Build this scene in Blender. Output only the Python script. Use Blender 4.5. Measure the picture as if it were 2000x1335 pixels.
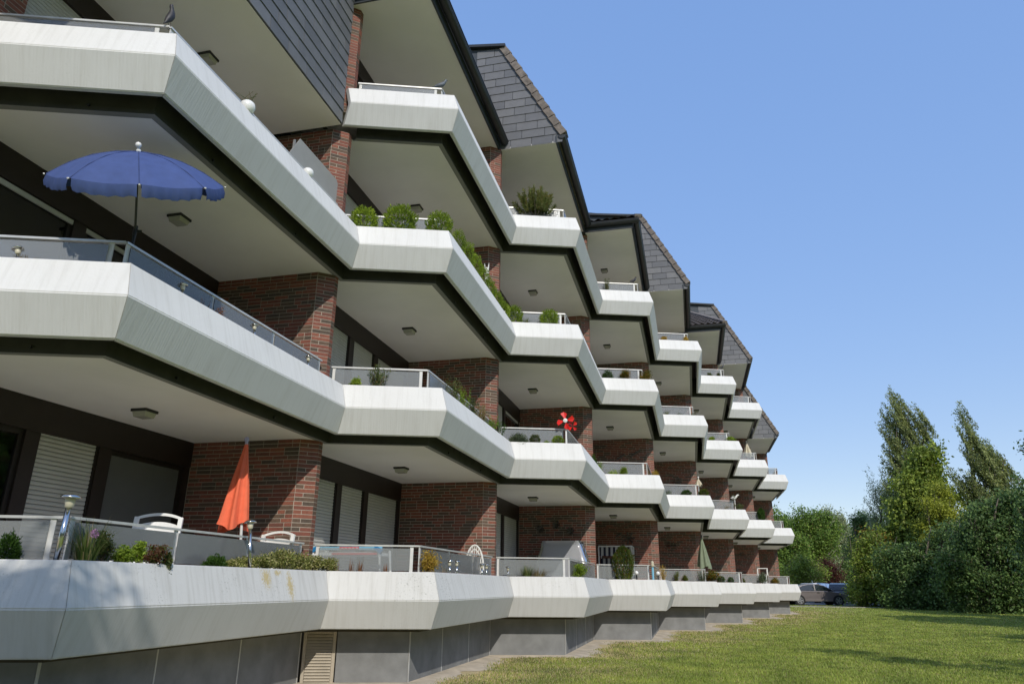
import bpy, bmesh, math, random
import numpy as np
from mathutils import Vector, Matrix

# ------------------------------------------------------------------ scene, camera, sky, sun
for o in list(bpy.data.objects): bpy.data.objects.remove(o)
scene = bpy.context.scene
COL = scene.collection
RAD = math.radians
ZC = 1.39                                   # eye height
F_PX, PITCH, ROLL, YAW = 1390.25, 0.3289, 0.0091, 0.2407
W_PX, H_PX = 2000.0, 1335.0

exh = Vector((math.cos(YAW), math.sin(YAW), 0)); fwh = Vector((-math.sin(YAW), math.cos(YAW), 0)); ez = Vector((0, 0, 1))
fwd = fwh * math.cos(PITCH) + ez * math.sin(PITCH)
upp = -fwh * math.sin(PITCH) + ez * math.cos(PITCH)
cam_r = exh * math.cos(ROLL) + upp * math.sin(ROLL)
cam_u = -exh * math.sin(ROLL) + upp * math.cos(ROLL)
cd = bpy.data.cameras.new('camera'); cam = bpy.data.objects.new('camera', cd); COL.objects.link(cam)
cd.sensor_fit = 'HORIZONTAL'; cd.sensor_width = 36.0; cd.lens = F_PX / W_PX * 36.0
cd.clip_start = 0.05; cd.clip_end = 5000
M = Matrix.Identity(4)
for i in range(3):
    M[i][0] = cam_r[i]; M[i][1] = cam_u[i]; M[i][2] = -fwd[i]
M[2][3] = ZC
cam.matrix_world = M
scene.camera = cam
CAMP = Vector((0, 0, ZC))

SUN_EL, SUN_PHI = RAD(37.3), RAD(59.5)       # phi: from +X towards -Y
sdir = Vector((math.cos(SUN_EL) * math.cos(SUN_PHI), -math.cos(SUN_EL) * math.sin(SUN_PHI), math.sin(SUN_EL)))
world = bpy.data.worlds.new('World'); scene.world = world; world.use_nodes = True
wn = world.node_tree.nodes; wl = world.node_tree.links
sky = wn.new('ShaderNodeTexSky'); sky.sky_type = 'NISHITA'; sky.sun_disc = False
sky.sun_elevation = SUN_EL
sky.sun_rotation = math.atan2(sdir.x, sdir.y)
sky.altitude = 0; sky.air_density = 1.0; sky.dust_density = 0.3; sky.ozone_density = 3.5
bg = wn['Background']; bg.inputs['Strength'].default_value = 0.15
gm = wn.new('ShaderNodeGamma'); gm.inputs[1].default_value = 0.22      # softer gradient, as in the hazy late summer sky
hs = wn.new('ShaderNodeHueSaturation'); hs.inputs['Hue'].default_value = 0.521; hs.inputs['Saturation'].default_value = 2.95; hs.inputs['Value'].default_value = 3.0
wl.new(sky.outputs[0], gm.inputs[0]); wl.new(gm.outputs[0], hs.inputs['Color']); wl.new(hs.outputs[0], bg.inputs['Color'])
sd = bpy.data.lights.new('sun', 'SUN'); sun = bpy.data.objects.new('sun', sd); COL.objects.link(sun)
sd.energy = 2.3; sd.angle = RAD(0.53); sd.color = (1.0, 0.94, 0.84)
sun.rotation_euler = sdir.to_track_quat('Z', 'Y').to_euler(); sun.location = (20, -20, 40)
vs = scene.view_settings
vs.view_transform = 'Standard'; vs.look = 'None'; vs.exposure = 0.45; vs.gamma = 1.0; vs.use_curve_mapping = False
scene.render.engine = 'CYCLES'
scene.cycles.max_bounces = 8; scene.cycles.diffuse_bounces = 4; scene.cycles.glossy_bounces = 3
scene.cycles.transparent_max_bounces = 12; scene.cycles.transmission_bounces = 4
scene.render.resolution_x = 1024; scene.render.resolution_y = 683

# ------------------------------------------------------------------ pixel helpers (a pixel gives a direction only)
def pray(x, y):
    return (cam_r * ((x - W_PX / 2) / F_PX) - cam_u * ((y - H_PX / 2) / F_PX) + fwd)
def at_z(x, y, z): d = pray(x, y); return CAMP + d * ((z - ZC) / d.z)
def at_X(x, y, X): d = pray(x, y); return CAMP + d * (X / d.x)
def at_Y(x, y, Y): d = pray(x, y); return CAMP + d * (Y / d.y)
def at_depth(x, y, dep): return CAMP + pray(x, y) * dep
def at_dist(x, y, dist): d = pray(x, y); return CAMP + d * (dist / math.hypot(d.x, d.y))
def depth_of(p): return (Vector(p) - CAMP).dot(fwd)
def to_px(p):
    q = Vector(p) - CAMP; w = q.dot(fwd)
    return (W_PX / 2 + F_PX * q.dot(cam_r) / w, H_PX / 2 - F_PX * q.dot(cam_u) / w)
def gz(y):
    t = min(max((y - 20.0) / 38.0, 0.0), 1.0)
    return 0.22 * t ** 1.5
def ground_at(x, y):
    z = 0.0
    for _ in range(8):
        p = at_z(x, y, z); z = gz(p.y)
    return Vector((p.x, p.y, gz(p.y)))

# ------------------------------------------------------------------ building dimensions (world: X out from the facade, Y along it)
TX, TY, FH = 1.4782, 5.1042, 2.8             # step per bay, storey height
PX, PY, LB = -5.0532, 5.2282, 4.5927         # convex corner of the first bay, length of the long parapet side
MIT = Vector((-1.0, 0.712, 0))               # inward mitre per metre of inset
zT, zF, zB = 1.5626, 1.1697, 0.7754          # parapet top edge, crease, bottom edge
zS, zFL, zW = 0.6784, 1.11, 3.10             # slab underside, floor, window head (ground floor)
XW = -7.60                                   # window wall
P0 = Vector((PX, PY, 0)); Q1 = P0 + Vector((0, LB, 0)); T = Vector((TX, TY, 0))
Q0 = Q1 - T
ADIR = (P0 - Q0).normalized()
def off(n, k=0): return Vector((n * TX, n * TY, k * FH))
NB = 8
TOP3 = range(1, 7)                           # bays that have a fourth balcony
rng = random.Random(7)
nrg = np.random.default_rng(11)

# ------------------------------------------------------------------ object helpers
def make_mesh(name, verts, faces, uvs=None, fm=None, smooth=False):
    me = bpy.data.meshes.new(name)
    me.from_pydata([tuple(v) for v in verts], [], faces)
    if uvs is not None:
        ul = me.uv_layers.new(name='UVMap'); i = 0
        for f in uvs:
            for uv in f: ul.data[i].uv = uv; i += 1
    if fm is not None:
        for p, m in zip(me.polygons, fm): p.material_index = m
    if smooth:
        for p in me.polygons: p.use_smooth = True
    me.update()
    return me
def add(name, me, mats=None, parent=None, loc=(0, 0, 0), rot=None):
    o = bpy.data.objects.new(name, me); COL.objects.link(o)
    if mats is not None and me is not None and len(me.materials) == 0:
        for m in (mats if isinstance(mats, (list, tuple)) else [mats]): me.materials.append(MAT[m] if isinstance(m, str) else m)
    if parent is not None:
        o.parent = parent
    o.location = loc
    if rot is not None: o.rotation_euler = rot
    return o
def tag(o, label=None, cat=None, group=None, kind=None):
    if label: o['label'] = label
    if cat: o['category'] = cat
    if group: o['group'] = group
    if kind: o['kind'] = kind
    return o
def thing(name, label, cat, loc=(0, 0, 0), rot=None, group=None):
    o = bpy.data.objects.new(name, None); COL.objects.link(o); o.location = loc; o.empty_display_size = 0.2
    if rot is not None: o.rotation_euler = rot
    return tag(o, label, cat, group)

class MB:
    """collects shapes into one mesh"""
    def __init__(s): s.v = []; s.f = []; s.m = []; s.uv = []
    def face(s, idx, m=0, uv=None):
        s.f.append(tuple(idx)); s.m.append(m); s.uv.append(uv if uv else [(0, 0)] * len(idx))
    def poly(s, pts, m=0, uv=None):
        b = len(s.v); s.v += [tuple(p) for p in pts]; s.face(range(b, b + len(pts)), m, uv)
    def box(s, lo, hi, m=0):
        x0, y0, z0 = lo; x1, y1, z1 = hi; b = len(s.v)
        s.v += [(x0, y0, z0), (x1, y0, z0), (x1, y1, z0), (x0, y1, z0), (x0, y0, z1), (x1, y0, z1), (x1, y1, z1), (x0, y1, z1)]
        for f in ((0, 3, 2, 1), (4, 5, 6, 7), (0, 1, 5, 4), (1, 2, 6, 5), (2, 3, 7, 6), (3, 0, 4, 7)): s.face([b + i for i in f], m)
    def prism(s, poly, z0, z1, m=0, mt=None, mb=None):
        b = len(s.v); n = len(poly)
        s.v += [(p[0], p[1], z0) for p in poly] + [(p[0], p[1], z1) for p in poly]
        for i in range(n):
            j = (i + 1) % n; s.face((b + i, b + j, b + n + j, b + n + i), m)
        s.face([b + i for i in reversed(range(n))], m if mb is None else mb); s.face([b + n + i for i in range(n)], m if mt is None else mt)
    def bar(s, a, c, w, h=None, m=0, up=(0, 0, 1)):
        a = Vector(a); c = Vector(c); d = (c - a).normalized(); h = h or w
        u = Vector(up)
        if abs(d.dot(u)) > 0.95: u = Vector((1, 0, 0))
        r = d.cross(u).normalized(); u = r.cross(d)
        b = len(s.v)
        for p in (a, c):
            for sx, sy in ((-1, -1), (1, -1), (1, 1), (-1, 1)): s.v.append(tuple(p + r * (sx * w / 2) + u * (sy * h / 2)))
        for f in ((0, 1, 2, 3), (7, 6, 5, 4), (0, 4, 5, 1), (1, 5, 6, 2), (2, 6, 7, 3), (3, 7, 4, 0)): s.face([b + i for i in f], m)
    def tube(s, pts, radii, seg=8, m=0, cap=True):
        pts = [Vector(p) for p in pts]
        if not isinstance(radii, (list, tuple)): radii = [radii] * len(pts)
        b = len(s.v); ref = None
        for i, p in enumerate(pts):
            d = (pts[min(i + 1, len(pts) - 1)] - pts[max(i - 1, 0)]).normalized()
            if ref is None: ref = d.orthogonal().normalized()
            else:
                ref = ref - d * ref.dot(d)
                ref = ref.normalized() if ref.length > 1e-6 else d.orthogonal().normalized()
            q = d.cross(ref)
            for j in range(seg):
                a = 2 * math.pi * j / seg
                s.v.append(tuple(p + (ref * math.cos(a) + q * math.sin(a)) * radii[i]))
        for i in range(len(pts) - 1):
            for j in range(seg):
                k = (j + 1) % seg
                s.face((b + i * seg + j, b + i * seg + k, b + (i + 1) * seg + k, b + (i + 1) * seg + j), m)
        if cap:
            s.face([b + j for j in reversed(range(seg))], m); e = b + (len(pts) - 1) * seg; s.face([e + j for j in range(seg)], m)
    def lathe(s, prof, seg=16, m=0, c=(0, 0, 0), sx=1.0, sy=1.0):
        b = len(s.v); n = len(prof)
        for r, z in prof:
            for j in range(seg):
                a = 2 * math.pi * j / seg; s.v.append((c[0] + r * math.cos(a) * sx, c[1] + r * math.sin(a) * sy, c[2] + z))
        for i in range(n - 1):
            for j in range(seg):
                k = (j + 1) % seg; s.face((b + i * seg + j, b + i * seg + k, b + (i + 1) * seg + k, b + (i + 1) * seg + j), m)
        s.face([b + j for j in reversed(range(seg))], m); e = b + (n - 1) * seg; s.face([e + j for j in range(seg)], m)
    def mesh(s, name, smooth=False): return make_mesh(name, s.v, s.f, s.uv, s.m, smooth)
    def build(s, name, mats, parent=None, loc=(0, 0, 0), rot=None, smooth=False):
        return add(name, s.mesh(name, smooth), mats, parent, loc, rot)
# ------------------------------------------------------------------ materials
MAT = {}
def nmat(name):
    m = bpy.data.materials.new(name); m.use_nodes = True; MAT[name] = m
    n = m.node_tree.nodes; l = m.node_tree.links
    return m, n, l, n['Principled BSDF']
def nd(n, t, **kw):
    x = n.new(t)
    for k, v in kw.items():
        if k.startswith('i_'): x.inputs[k[2:].replace('_', ' ')].default_value = v
        else: setattr(x, k, v)
    return x
def ramp(n, l, src, stops, interp='LINEAR'):
    r = n.new('ShaderNodeValToRGB'); r.color_ramp.interpolation = interp
    e = r.color_ramp.elements
    while len(e) < len(stops): e.new(0.5)
    for el, (p, c) in zip(e, stops): el.position = p; el.color = (*c, 1) if len(c) == 3 else c
    l.new(src, r.inputs[0]); return r
def mixc(n, l, fac, a, b, mode='MIX'):
    x = n.new('ShaderNodeMix'); x.data_type = 'RGBA'; x.blend_type = mode
    for s, v in ((x.inputs[0], fac), (x.inputs[6], a), (x.inputs[7], b)):
        if isinstance(v, (int, float)): s.default_value = v
        elif isinstance(v, (tuple, list)): s.default_value = (*v[:3], 1)
        else: l.new(v, s)
    return x.outputs[2]
def coord(n, l, scale=(1, 1, 1), kind='Object'):
    t = n.new('ShaderNodeTexCoord'); mp = n.new('ShaderNodeMapping'); mp.inputs['Scale'].default_value = scale
    l.new(t.outputs[kind], mp.inputs[0]); return mp.outputs[0]
def wcoord(n, l, scale=(1, 1, 1)):
    g = n.new('ShaderNodeNewGeometry'); mp = n.new('ShaderNodeMapping'); mp.inputs['Scale'].default_value = scale
    l.new(g.outputs['Position'], mp.inputs[0]); return mp.outputs[0]
def noise(n, l, vec, scale, detail=3, rough=0.55, dist=0.0):
    x = nd(n, 'ShaderNodeTexNoise'); x.inputs['Scale'].default_value = scale; x.inputs['Detail'].default_value = detail
    x.inputs['Roughness'].default_value = rough; x.inputs['Distortion'].default_value = dist
    l.new(vec, x.inputs['Vector']); return x.outputs['Fac']
def bump(n, l, h, strength, dist=0.01, nrm=None):
    b = n.new('ShaderNodeBump'); b.inputs['Strength'].default_value = strength; b.inputs['Distance'].default_value = dist
    l.new(h, b.inputs['Height'])
    if nrm is not None: l.new(nrm, b.inputs['Normal'])
    return b.outputs[0]
def simple(name, col, rough=0.6, var=0.12, vs=6.0, metal=0.0, bmp=0.0, bs=40.0, spec=None):
    m, n, l, p = nmat(name)
    p.inputs['Roughness'].default_value = rough; p.inputs['Metallic'].default_value = metal
    if spec is not None: p.inputs['Specular IOR Level'].default_value = spec
    w = wcoord(n, l)
    f = noise(n, l, w, vs, 4)
    c = ramp(n, l, f, [(0.3, [x * (1 - var) for x in col]), (0.7, [min(1, x * (1 + var)) for x in col])])
    l.new(c.outputs[0], p.inputs['Base Color'])
    if bmp: l.new(bump(n, l, noise(n, l, w, bs, 3), bmp), p.inputs['Normal'])
    return m
def islrand(n, l):
    g = n.new('ShaderNodeNewGeometry'); oi = n.new('ShaderNodeObjectInfo')
    a = n.new('ShaderNodeMath'); a.operation = 'ADD'; l.new(g.outputs['Random Per Island'], a.inputs[0]); l.new(oi.outputs['Random'], a.inputs[1])
    b = n.new('ShaderNodeMath'); b.operation = 'FRACT'; l.new(a.outputs[0], b.inputs[0]); return b.outputs[0]

# painted parapet concrete: clean, weathered (ground floor), board marked
def paint(name, base, grain, dirt, lichen=False):
    m, n, l, p = nmat(name); p.inputs['Roughness'].default_value = 0.75
    uv = coord(n, l, (1, 1, 1), 'UV'); w = wcoord(n, l)
    big = noise(n, l, w, 1.3, 4)
    c = ramp(n, l, big, [(0.3, [x * 0.93 for x in base]), (0.7, base)]).outputs[0]
    uvs = coord(n, l, (9, 0.7, 1), 'UV')
    st = noise(n, l, uvs, 1.6, 5, 0.65)
    stm = ramp(n, l, st, [(0.47, (0, 0, 0)), (0.75, (1, 1, 1))]).outputs[0]
    dm = n.new('ShaderNodeMath'); dm.operation = 'MULTIPLY'; l.new(stm, dm.inputs[0]); dm.inputs[1].default_value = dirt
    c = mixc(n, l, dm.outputs[0], c, (0.36, 0.35, 0.31))
    sp = noise(n, l, w, 42, 3, 0.6); spm = ramp(n, l, sp, [(0.60, (0, 0, 0)), (0.66, (1, 1, 1))]).outputs[0]
    big2 = ramp(n, l, noise(n, l, w, 0.9, 3), [(0.54, (0, 0, 0)), (0.66, (1, 1, 1))]).outputs[0]
    sm = n.new('ShaderNodeMath'); sm.operation = 'MULTIPLY'; l.new(spm, sm.inputs[0]); l.new(big2, sm.inputs[1])
    sm2 = n.new('ShaderNodeMath'); sm2.operation = 'MULTIPLY'; l.new(sm.outputs[0], sm2.inputs[0]); sm2.inputs[1].default_value = 0.75 if dirt > 0.3 else 0.12
    c = mixc(n, l, sm2.outputs[0], c, (0.16, 0.17, 0.14))
    if lichen:
        # yellow lichen patches (fixed spots, in metres along the panel)
        for (uc, vc, ru, rv) in ((3.08, 0.30, 0.13, 0.16), (3.62, 0.20, 0.10, 0.22), (3.35, 0.36, 0.10, 0.05)):
            mp = n.new('ShaderNodeMapping'); t = n.new('ShaderNodeTexCoord'); l.new(t.outputs['UV'], mp.inputs[0])
            mp.inputs['Location'].default_value = (-uc / ru, -vc / rv, 0); mp.inputs['Scale'].default_value = (1 / ru, 1 / rv, 1)
            ln = n.new('ShaderNodeVectorMath'); ln.operation = 'LENGTH'; l.new(mp.outputs[0], ln.inputs[0])
            ad = n.new('ShaderNodeMath'); ad.operation = 'MULTIPLY_ADD'; l.new(noise(n, l, w, 40, 4, 0.7), ad.inputs[0]); ad.inputs[1].default_value = 3.2; l.new(ln.outputs['Value'], ad.inputs[2])
            k = ramp(n, l, ad.outputs[0], [(0.0, (1, 1, 1)), (1.0, (0, 0, 0))])
            mr = n.new('ShaderNodeMapRange'); l.new(ad.outputs[0], mr.inputs[0]); mr.inputs[1].default_value = 1.9; mr.inputs[2].default_value = 2.5
            mr.inputs[3].default_value = 0.72; mr.inputs[4].default_value = 0.0
            c = mixc(n, l, mr.outputs[0], c, (0.50, 0.37, 0.09)); n.remove(k)
    l.new(c, p.inputs['Base Color'])
    if grain > 0:
        g1 = coord(n, l, (85, 4.0, 1), 'UV')
        h = noise(n, l, g1, 1.0, 4, 0.6, 1.4)
        g2 = coord(n, l, (7, 0.9, 1), 'UV')
        wv = nd(n, 'ShaderNodeTexWave'); wv.wave_type = 'RINGS'; wv.rings_direction = 'Z'; wv.inputs['Scale'].default_value = 1.1; wv.inputs['Distortion'].default_value = 9; wv.inputs['Detail'].default_value = 2
        l.new(g2, wv.inputs['Vector'])
        mx = n.new('ShaderNodeMath'); mx.operation = 'MULTIPLY_ADD'; l.new(wv.outputs['Fac'], mx.inputs[0]); mx.inputs[1].default_value = 0.45; l.new(h, mx.inputs[2])
        l.new(bump(n, l, mx.outputs[0], grain, 0.02), p.inputs['Normal'])
    else:
        l.new(bump(n, l, noise(n, l, w, 30, 4), 0.10, 0.02), p.inputs['Normal'])
    return m
paint('paint_clean', (0.75, 0.75, 0.74), 0, 0.26)
paint('paint_weathered', (0.66, 0.66, 0.645), 0, 0.46, True)
paint('board_clean', (0.60, 0.61, 0.61), 0.10, 0.299)
paint('board_weathered', (0.58, 0.585, 0.58), 0.11, 0.299)
simple('joint', (0.50, 0.49, 0.46), 0.9, 0.15, 20)
simple('soffit', (0.86, 0.83, 0.815), 0.85, 0.06, 0.7, bmp=0.03, bs=120)
simple('soffit_edge', (0.22, 0.22, 0.205), 0.8, 0.06, 3)
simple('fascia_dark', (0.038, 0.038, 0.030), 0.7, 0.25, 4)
simple('floor_tile', (0.74, 0.71, 0.68), 0.7, 0.15)
simple('soil', (0.07, 0.05, 0.035), 0.95, 0.3, 30, bmp=0.6)
simple('mortar', (0.42, 0.37, 0.31), 0.95, 0.12, 30)
simple('brown_board', (0.022, 0.0135, 0.011), 0.5, 0.12, 5)
simple('frame_dark', (0.016, 0.011, 0.009), 0.45, 0.15, 5)
simple('shutter', (0.52, 0.52, 0.49), 0.5, 0.05, 3)
simple('shutter_grey', (0.11, 0.115, 0.11), 0.55, 0.05, 3)
simple('aluminium', (0.62, 0.62, 0.60), 0.38, 0.08, 8, metal=0.35)
simple('rail_dull', (0.30, 0.30, 0.30), 0.45, 0.15, 8, metal=0.3)
simple('post_white', (0.66, 0.66, 0.64), 0.5, 0.08, 8)
simple('steel', (0.62, 0.62, 0.60), 0.16, 0.05, 8, metal=1.0)
simple('lamp_glass', (0.62, 0.58, 0.45), 0.15, 0.05)
simple('black_metal', (0.018, 0.018, 0.018), 0.5, 0.1)
simple('lamp_cover', (0.45, 0.44, 0.38), 0.25, 0.06)
simple('gutter', (0.020, 0.023, 0.026), 0.5, 0.2, 4)
simple('fascia_slate', (0.040, 0.048, 0.058), 0.6, 0.2, 4)
simple('verge', (0.17, 0.145, 0.125), 0.85, 0.35, 7, bmp=0.3)
simple('plinth', (0.20, 0.205, 0.205), 0.85, 0.16, 3.5, bmp=0.15, bs=60)
simple('plinth_edge', (0.50, 0.50, 0.48), 0.8, 0.1, 5)
simple('louver', (0.42, 0.37, 0.29), 0.7, 0.1, 5)
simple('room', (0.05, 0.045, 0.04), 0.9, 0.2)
simple('curtain', (0.30, 0.30, 0.31), 0.85, 0.1)
simple('white_plastic', (0.80, 0.80, 0.78), 0.35, 0.03)
simple('white_paint_gloss', (0.82, 0.82, 0.80), 0.3, 0.03)
simple('orange_fabric', (0.82, 0.16, 0.075), 0.8, 0.08, 12)
simple('blue_fabric', (0.048, 0.082, 0.235), 0.8, 0.10, 9)
simple('green_fabric', (0.20, 0.24, 0.16), 0.85, 0.1, 9)
simple('beige_fabric', (0.55, 0.50, 0.38), 0.85, 0.08, 9)
simple('lavender_plastic', (0.42, 0.40, 0.62), 0.4, 0.05)
simple('dark_pole', (0.03, 0.03, 0.032), 0.4, 0.1)
simple('pole_orange', (0.62, 0.20, 0.10), 0.5, 0.1)
simple('red_plastic', (0.72, 0.02, 0.015), 0.35, 0.05)
simple('blue_plastic', (0.03, 0.22, 0.48), 0.35, 0.05)
simple('light_blue_plastic', (0.22, 0.50, 0.68), 0.35, 0.05)
simple('grey_panel', (0.33, 0.33, 0.32), 0.35, 0.04)
simple('bird_dark', (0.030, 0.030, 0.036), 0.55, 0.3, 25)
simple('bird_grey', (0.11, 0.13, 0.16), 0.6, 0.35, 25)
simple('bird_white', (0.75, 0.75, 0.72), 0.6, 0.05)
simple('beak', (0.10, 0.08, 0.06), 0.5, 0.1)
simple('wicker', (0.72, 0.71, 0.67), 0.6, 0.1, 20)
simple('navy_cloth', (0.012, 0.014, 0.035), 0.8, 0.1)
simple('white_cloth', (0.50, 0.50, 0.50), 0.8, 0.06)
simple('metal_ornament', (0.12, 0.11, 0.10), 0.45, 0.2, 12, metal=0.6)
simple('bark', (0.13, 0.105, 0.08), 0.9, 0.3, 9, bmp=0.5, bs=25)
simple('bark_pale', (0.30, 0.27, 0.22), 0.9, 0.25, 6, bmp=0.4, bs=25)
simple('asphalt', (0.10, 0.10, 0.10), 0.9, 0.18, 6, bmp=0.2, bs=80)
simple('kerb', (0.34, 0.33, 0.31), 0.85, 0.12, 5)
simple('tyre', (0.015, 0.015, 0.015), 0.8, 0.1)
simple('rim', (0.65, 0.65, 0.66), 0.25, 0.05, metal=0.7)
simple('car_trim', (0.012, 0.012, 0.013), 0.5, 0.1)
simple('lamp_red', (0.45, 0.01, 0.015), 0.2, 0.05)
simple('headlight', (0.70, 0.72, 0.75), 0.1, 0.05)
simple('terracotta', (0.36, 0.14, 0.07), 0.8, 0.15, 10)
simple('flower_purple', (0.38, 0.20, 0.36), 0.7, 0.2, 30)
simple('yellow_plastic', (0.60, 0.45, 0.12), 0.4, 0.1)
simple('lime_plastic', (0.30, 0.62, 0.10), 0.4, 0.1)
def carpaint(name, col):
    m, n, l, p = nmat(name); p.inputs['Base Color'].default_value = (*col, 1); p.inputs['Roughness'].default_value = 0.28; p.inputs['Metallic'].default_value = 0.0
    p.inputs['Coat Weight'].default_value = 0.8; p.inputs['Coat Roughness'].default_value = 0.05
    f = noise(n, l, wcoord(n, l), 3, 2); c = ramp(n, l, f, [(0.3, [x * 0.95 for x in col]), (0.7, col)]); l.new(c.outputs[0], p.inputs['Base Color'])
carpaint('paint_bronze', (0.19, 0.165, 0.155)); carpaint('paint_silver_white', (0.80, 0.81, 0.82)); carpaint('paint_black', (0.025, 0.028, 0.036))
def glassy(name, tint, gloss, diff, dcol, rough):
    m, n, l, p = nmat(name); n.remove(p); out = n['Material Output']
    tr = nd(n, 'ShaderNodeBsdfTransparent'); tr.inputs[0].default_value = (*tint, 1)
    df = nd(n, 'ShaderNodeBsdfDiffuse'); df.inputs[0].default_value = (*dcol, 1)
    gl = nd(n, 'ShaderNodeBsdfGlossy'); gl.inputs['Roughness'].default_value = rough
    a = n.new('ShaderNodeMixShader'); a.inputs[0].default_value = diff; l.new(tr.outputs[0], a.inputs[1]); l.new(df.outputs[0], a.inputs[2])
    fr = nd(n, 'ShaderNodeFresnel'); fr.inputs[0].default_value = 1.5
    ml = n.new('ShaderNodeMath'); ml.operation = 'MULTIPLY'; ml.use_clamp = True; l.new(fr.outputs[0], ml.inputs[0]); ml.inputs[1].default_value = gloss
    b = n.new('ShaderNodeMixShader'); l.new(ml.outputs[0], b.inputs[0]); l.new(a.outputs[0], b.inputs[1]); l.new(gl.outputs[0], b.inputs[2])
    if rough > 0.03:
        nb = bump(n, l, noise(n, l, wcoord(n, l), 90, 1), 0.12, 0.01); l.new(nb, gl.inputs['Normal'])
    l.new(b.outputs[0], out.inputs['Surface'])
glassy('rail_glass', (0.74, 0.77, 0.78), 1.2, 0.32, (0.52, 0.54, 0.55), 0.12)
glassy('window_glass', (0.45, 0.47, 0.47), 1.8, 0.02, (0.1, 0.1, 0.1), 0.02)
glassy('car_glass', (0.25, 0.32, 0.36), 2.0, 0.05, (0.05, 0.06, 0.07), 0.02)
glassy('tarp', (0.70, 0.72, 0.74), 1.6, 0.48, (0.62, 0.64, 0.68), 0.18)
# brick: one colour per brick
def brickmat():
    m, n, l, p = nmat('brick'); p.inputs['Roughness'].default_value = 0.8
    r = islrand(n, l)
    c = ramp(n, l, r, [(0.0, (0.225, 0.078, 0.054)), (0.24, (0.270, 0.098, 0.064)), (0.42, (0.175, 0.072, 0.053)), (0.56, (0.135, 0.088, 0.062)), (0.80, (0.098, 0.072, 0.055)), (0.93, (0.245, 0.086, 0.060))], 'CONSTANT').outputs[0]
    w = wcoord(n, l); f = noise(n, l, w, 22, 4, 0.7)
    c2 = mixc(n, l, 0.55, c, ramp(n, l, f, [(0.3, (0.45, 0.42, 0.40)), (0.7, (1.15, 1.1, 1.05))]).outputs[0], 'MULTIPLY')
    l.new(c2, p.inputs['Base Color']); l.new(bump(n, l, noise(n, l, w, 120, 3), 0.35, 0.01), p.inputs['Normal'])
brickmat()
def slatemat():
    m, n, l, p = nmat('slate'); p.inputs['Roughness'].default_value = 0.55
    r = islrand(n, l); w = wcoord(n, l)
    c = ramp(n, l, r, [(0.0, (0.105, 0.110, 0.122)), (0.5, (0.155, 0.158, 0.166)), (1.0, (0.125, 0.129, 0.140))]).outputs[0]
    f = noise(n, l, w, 5, 4); c = mixc(n, l, 0.5, c, ramp(n, l, f, [(0.3, (0.8, 0.8, 0.8)), (0.7, (1.1, 1.1, 1.1))]).outputs[0], 'MULTIPLY')
    l.new(c, p.inputs['Base Color']); l.new(bump(n, l, noise(n, l, w, 40, 3), 0.1, 0.01), p.inputs['Normal'])
slatemat()
# foliage: colour differs leaf by leaf and clump by clump, some light shines through
def leafmat(name, dark, light, accent=None, acc=0.0, transl=0.35, rough=0.55):
    m, n, l, p = nmat(name); p.inputs['Roughness'].default_value = rough
    p.inputs['Specular IOR Level'].default_value = 0.3
    g = n.new('ShaderNodeNewGeometry'); r = g.outputs['Random Per Island']
    c = ramp(n, l, r, [(0.0, dark), (0.55, [(a + b) / 2 for a, b in zip(dark, light)]), (1.0, light)]).outputs[0]
    if accent:
        k = ramp(n, l, r, [(max(0, 1 - acc - 0.01), (0, 0, 0)), (1 - acc, (1, 1, 1))]).outputs[0]; c = mixc(n, l, k, c, accent)
    f = noise(n, l, wcoord(n, l), 1.1, 3)
    c = mixc(n, l, 0.75, c, ramp(n, l, f, [(0.32, (0.55, 0.6, 0.55)), (0.68, (1.35, 1.28, 1.15))]).outputs[0], 'MULTIPLY')
    l.new(c, p.inputs['Base Color'])
    t = n.new('ShaderNodeBsdfTranslucent'); l.new(c, t.inputs[0])
    mx = n.new('ShaderNodeMixShader'); mx.inputs[0].default_value = transl; l.new(p.outputs[0], mx.inputs[1]); l.new(t.outputs[0], mx.inputs[2])
    l.new(mx.outputs[0], n['Material Output'].inputs['Surface'])
leafmat('leaf_box', (0.101, 0.179, 0.013), (0.336, 0.448, 0.045))
leafmat('leaf_pine', (0.068, 0.105, 0.027), (0.240, 0.270, 0.075), (0.22, 0.15, 0.06), 0.12)
leafmat('leaf_thuja', (0.05, 0.085, 0.012), (0.15, 0.20, 0.025), (0.20, 0.11, 0.03), 0.12)
leafmat('leaf_moss', (0.02, 0.055, 0.008), (0.07, 0.15, 0.02))
leafmat('leaf_olive', (0.05, 0.08, 0.02), (0.14, 0.18, 0.05), (0.15, 0.10, 0.04), 0.12)
leafmat('leaf_lime', (0.14, 0.24, 0.02), (0.40, 0.52, 0.06))
leafmat('leaf_red', (0.09, 0.035, 0.02), (0.20, 0.10, 0.04), (0.10, 0.14, 0.03), 0.2)
leafmat('leaf_variegated', (0.09, 0.13, 0.025), (0.42, 0.42, 0.14), (0.55, 0.52, 0.26), 0.2)
leafmat('leaf_gold', (0.35, 0.24, 0.03), (0.75, 0.52, 0.10), (0.40, 0.22, 0.05), 0.15)
leafmat('leaf_orange', (0.20, 0.11, 0.015), (0.42, 0.22, 0.02), (0.09, 0.13, 0.02), 0.45)
leafmat('leaf_greygreen', (0.07, 0.10, 0.055), (0.20, 0.25, 0.15))
leafmat('leaf_dry', (0.16, 0.11, 0.05), (0.38, 0.29, 0.15), (0.14, 0.19, 0.06), 0.2)
leafmat('leaf_rust', (0.16, 0.06, 0.025), (0.30, 0.13, 0.06))
leafmat('blade_green', (0.06, 0.11, 0.025), (0.22, 0.28, 0.07), (0.36, 0.30, 0.14), 0.15)
leafmat('tree_poplar', (0.138, 0.184, 0.063), (0.448, 0.494, 0.190), (0.16, 0.17, 0.11), 0.10)
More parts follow.
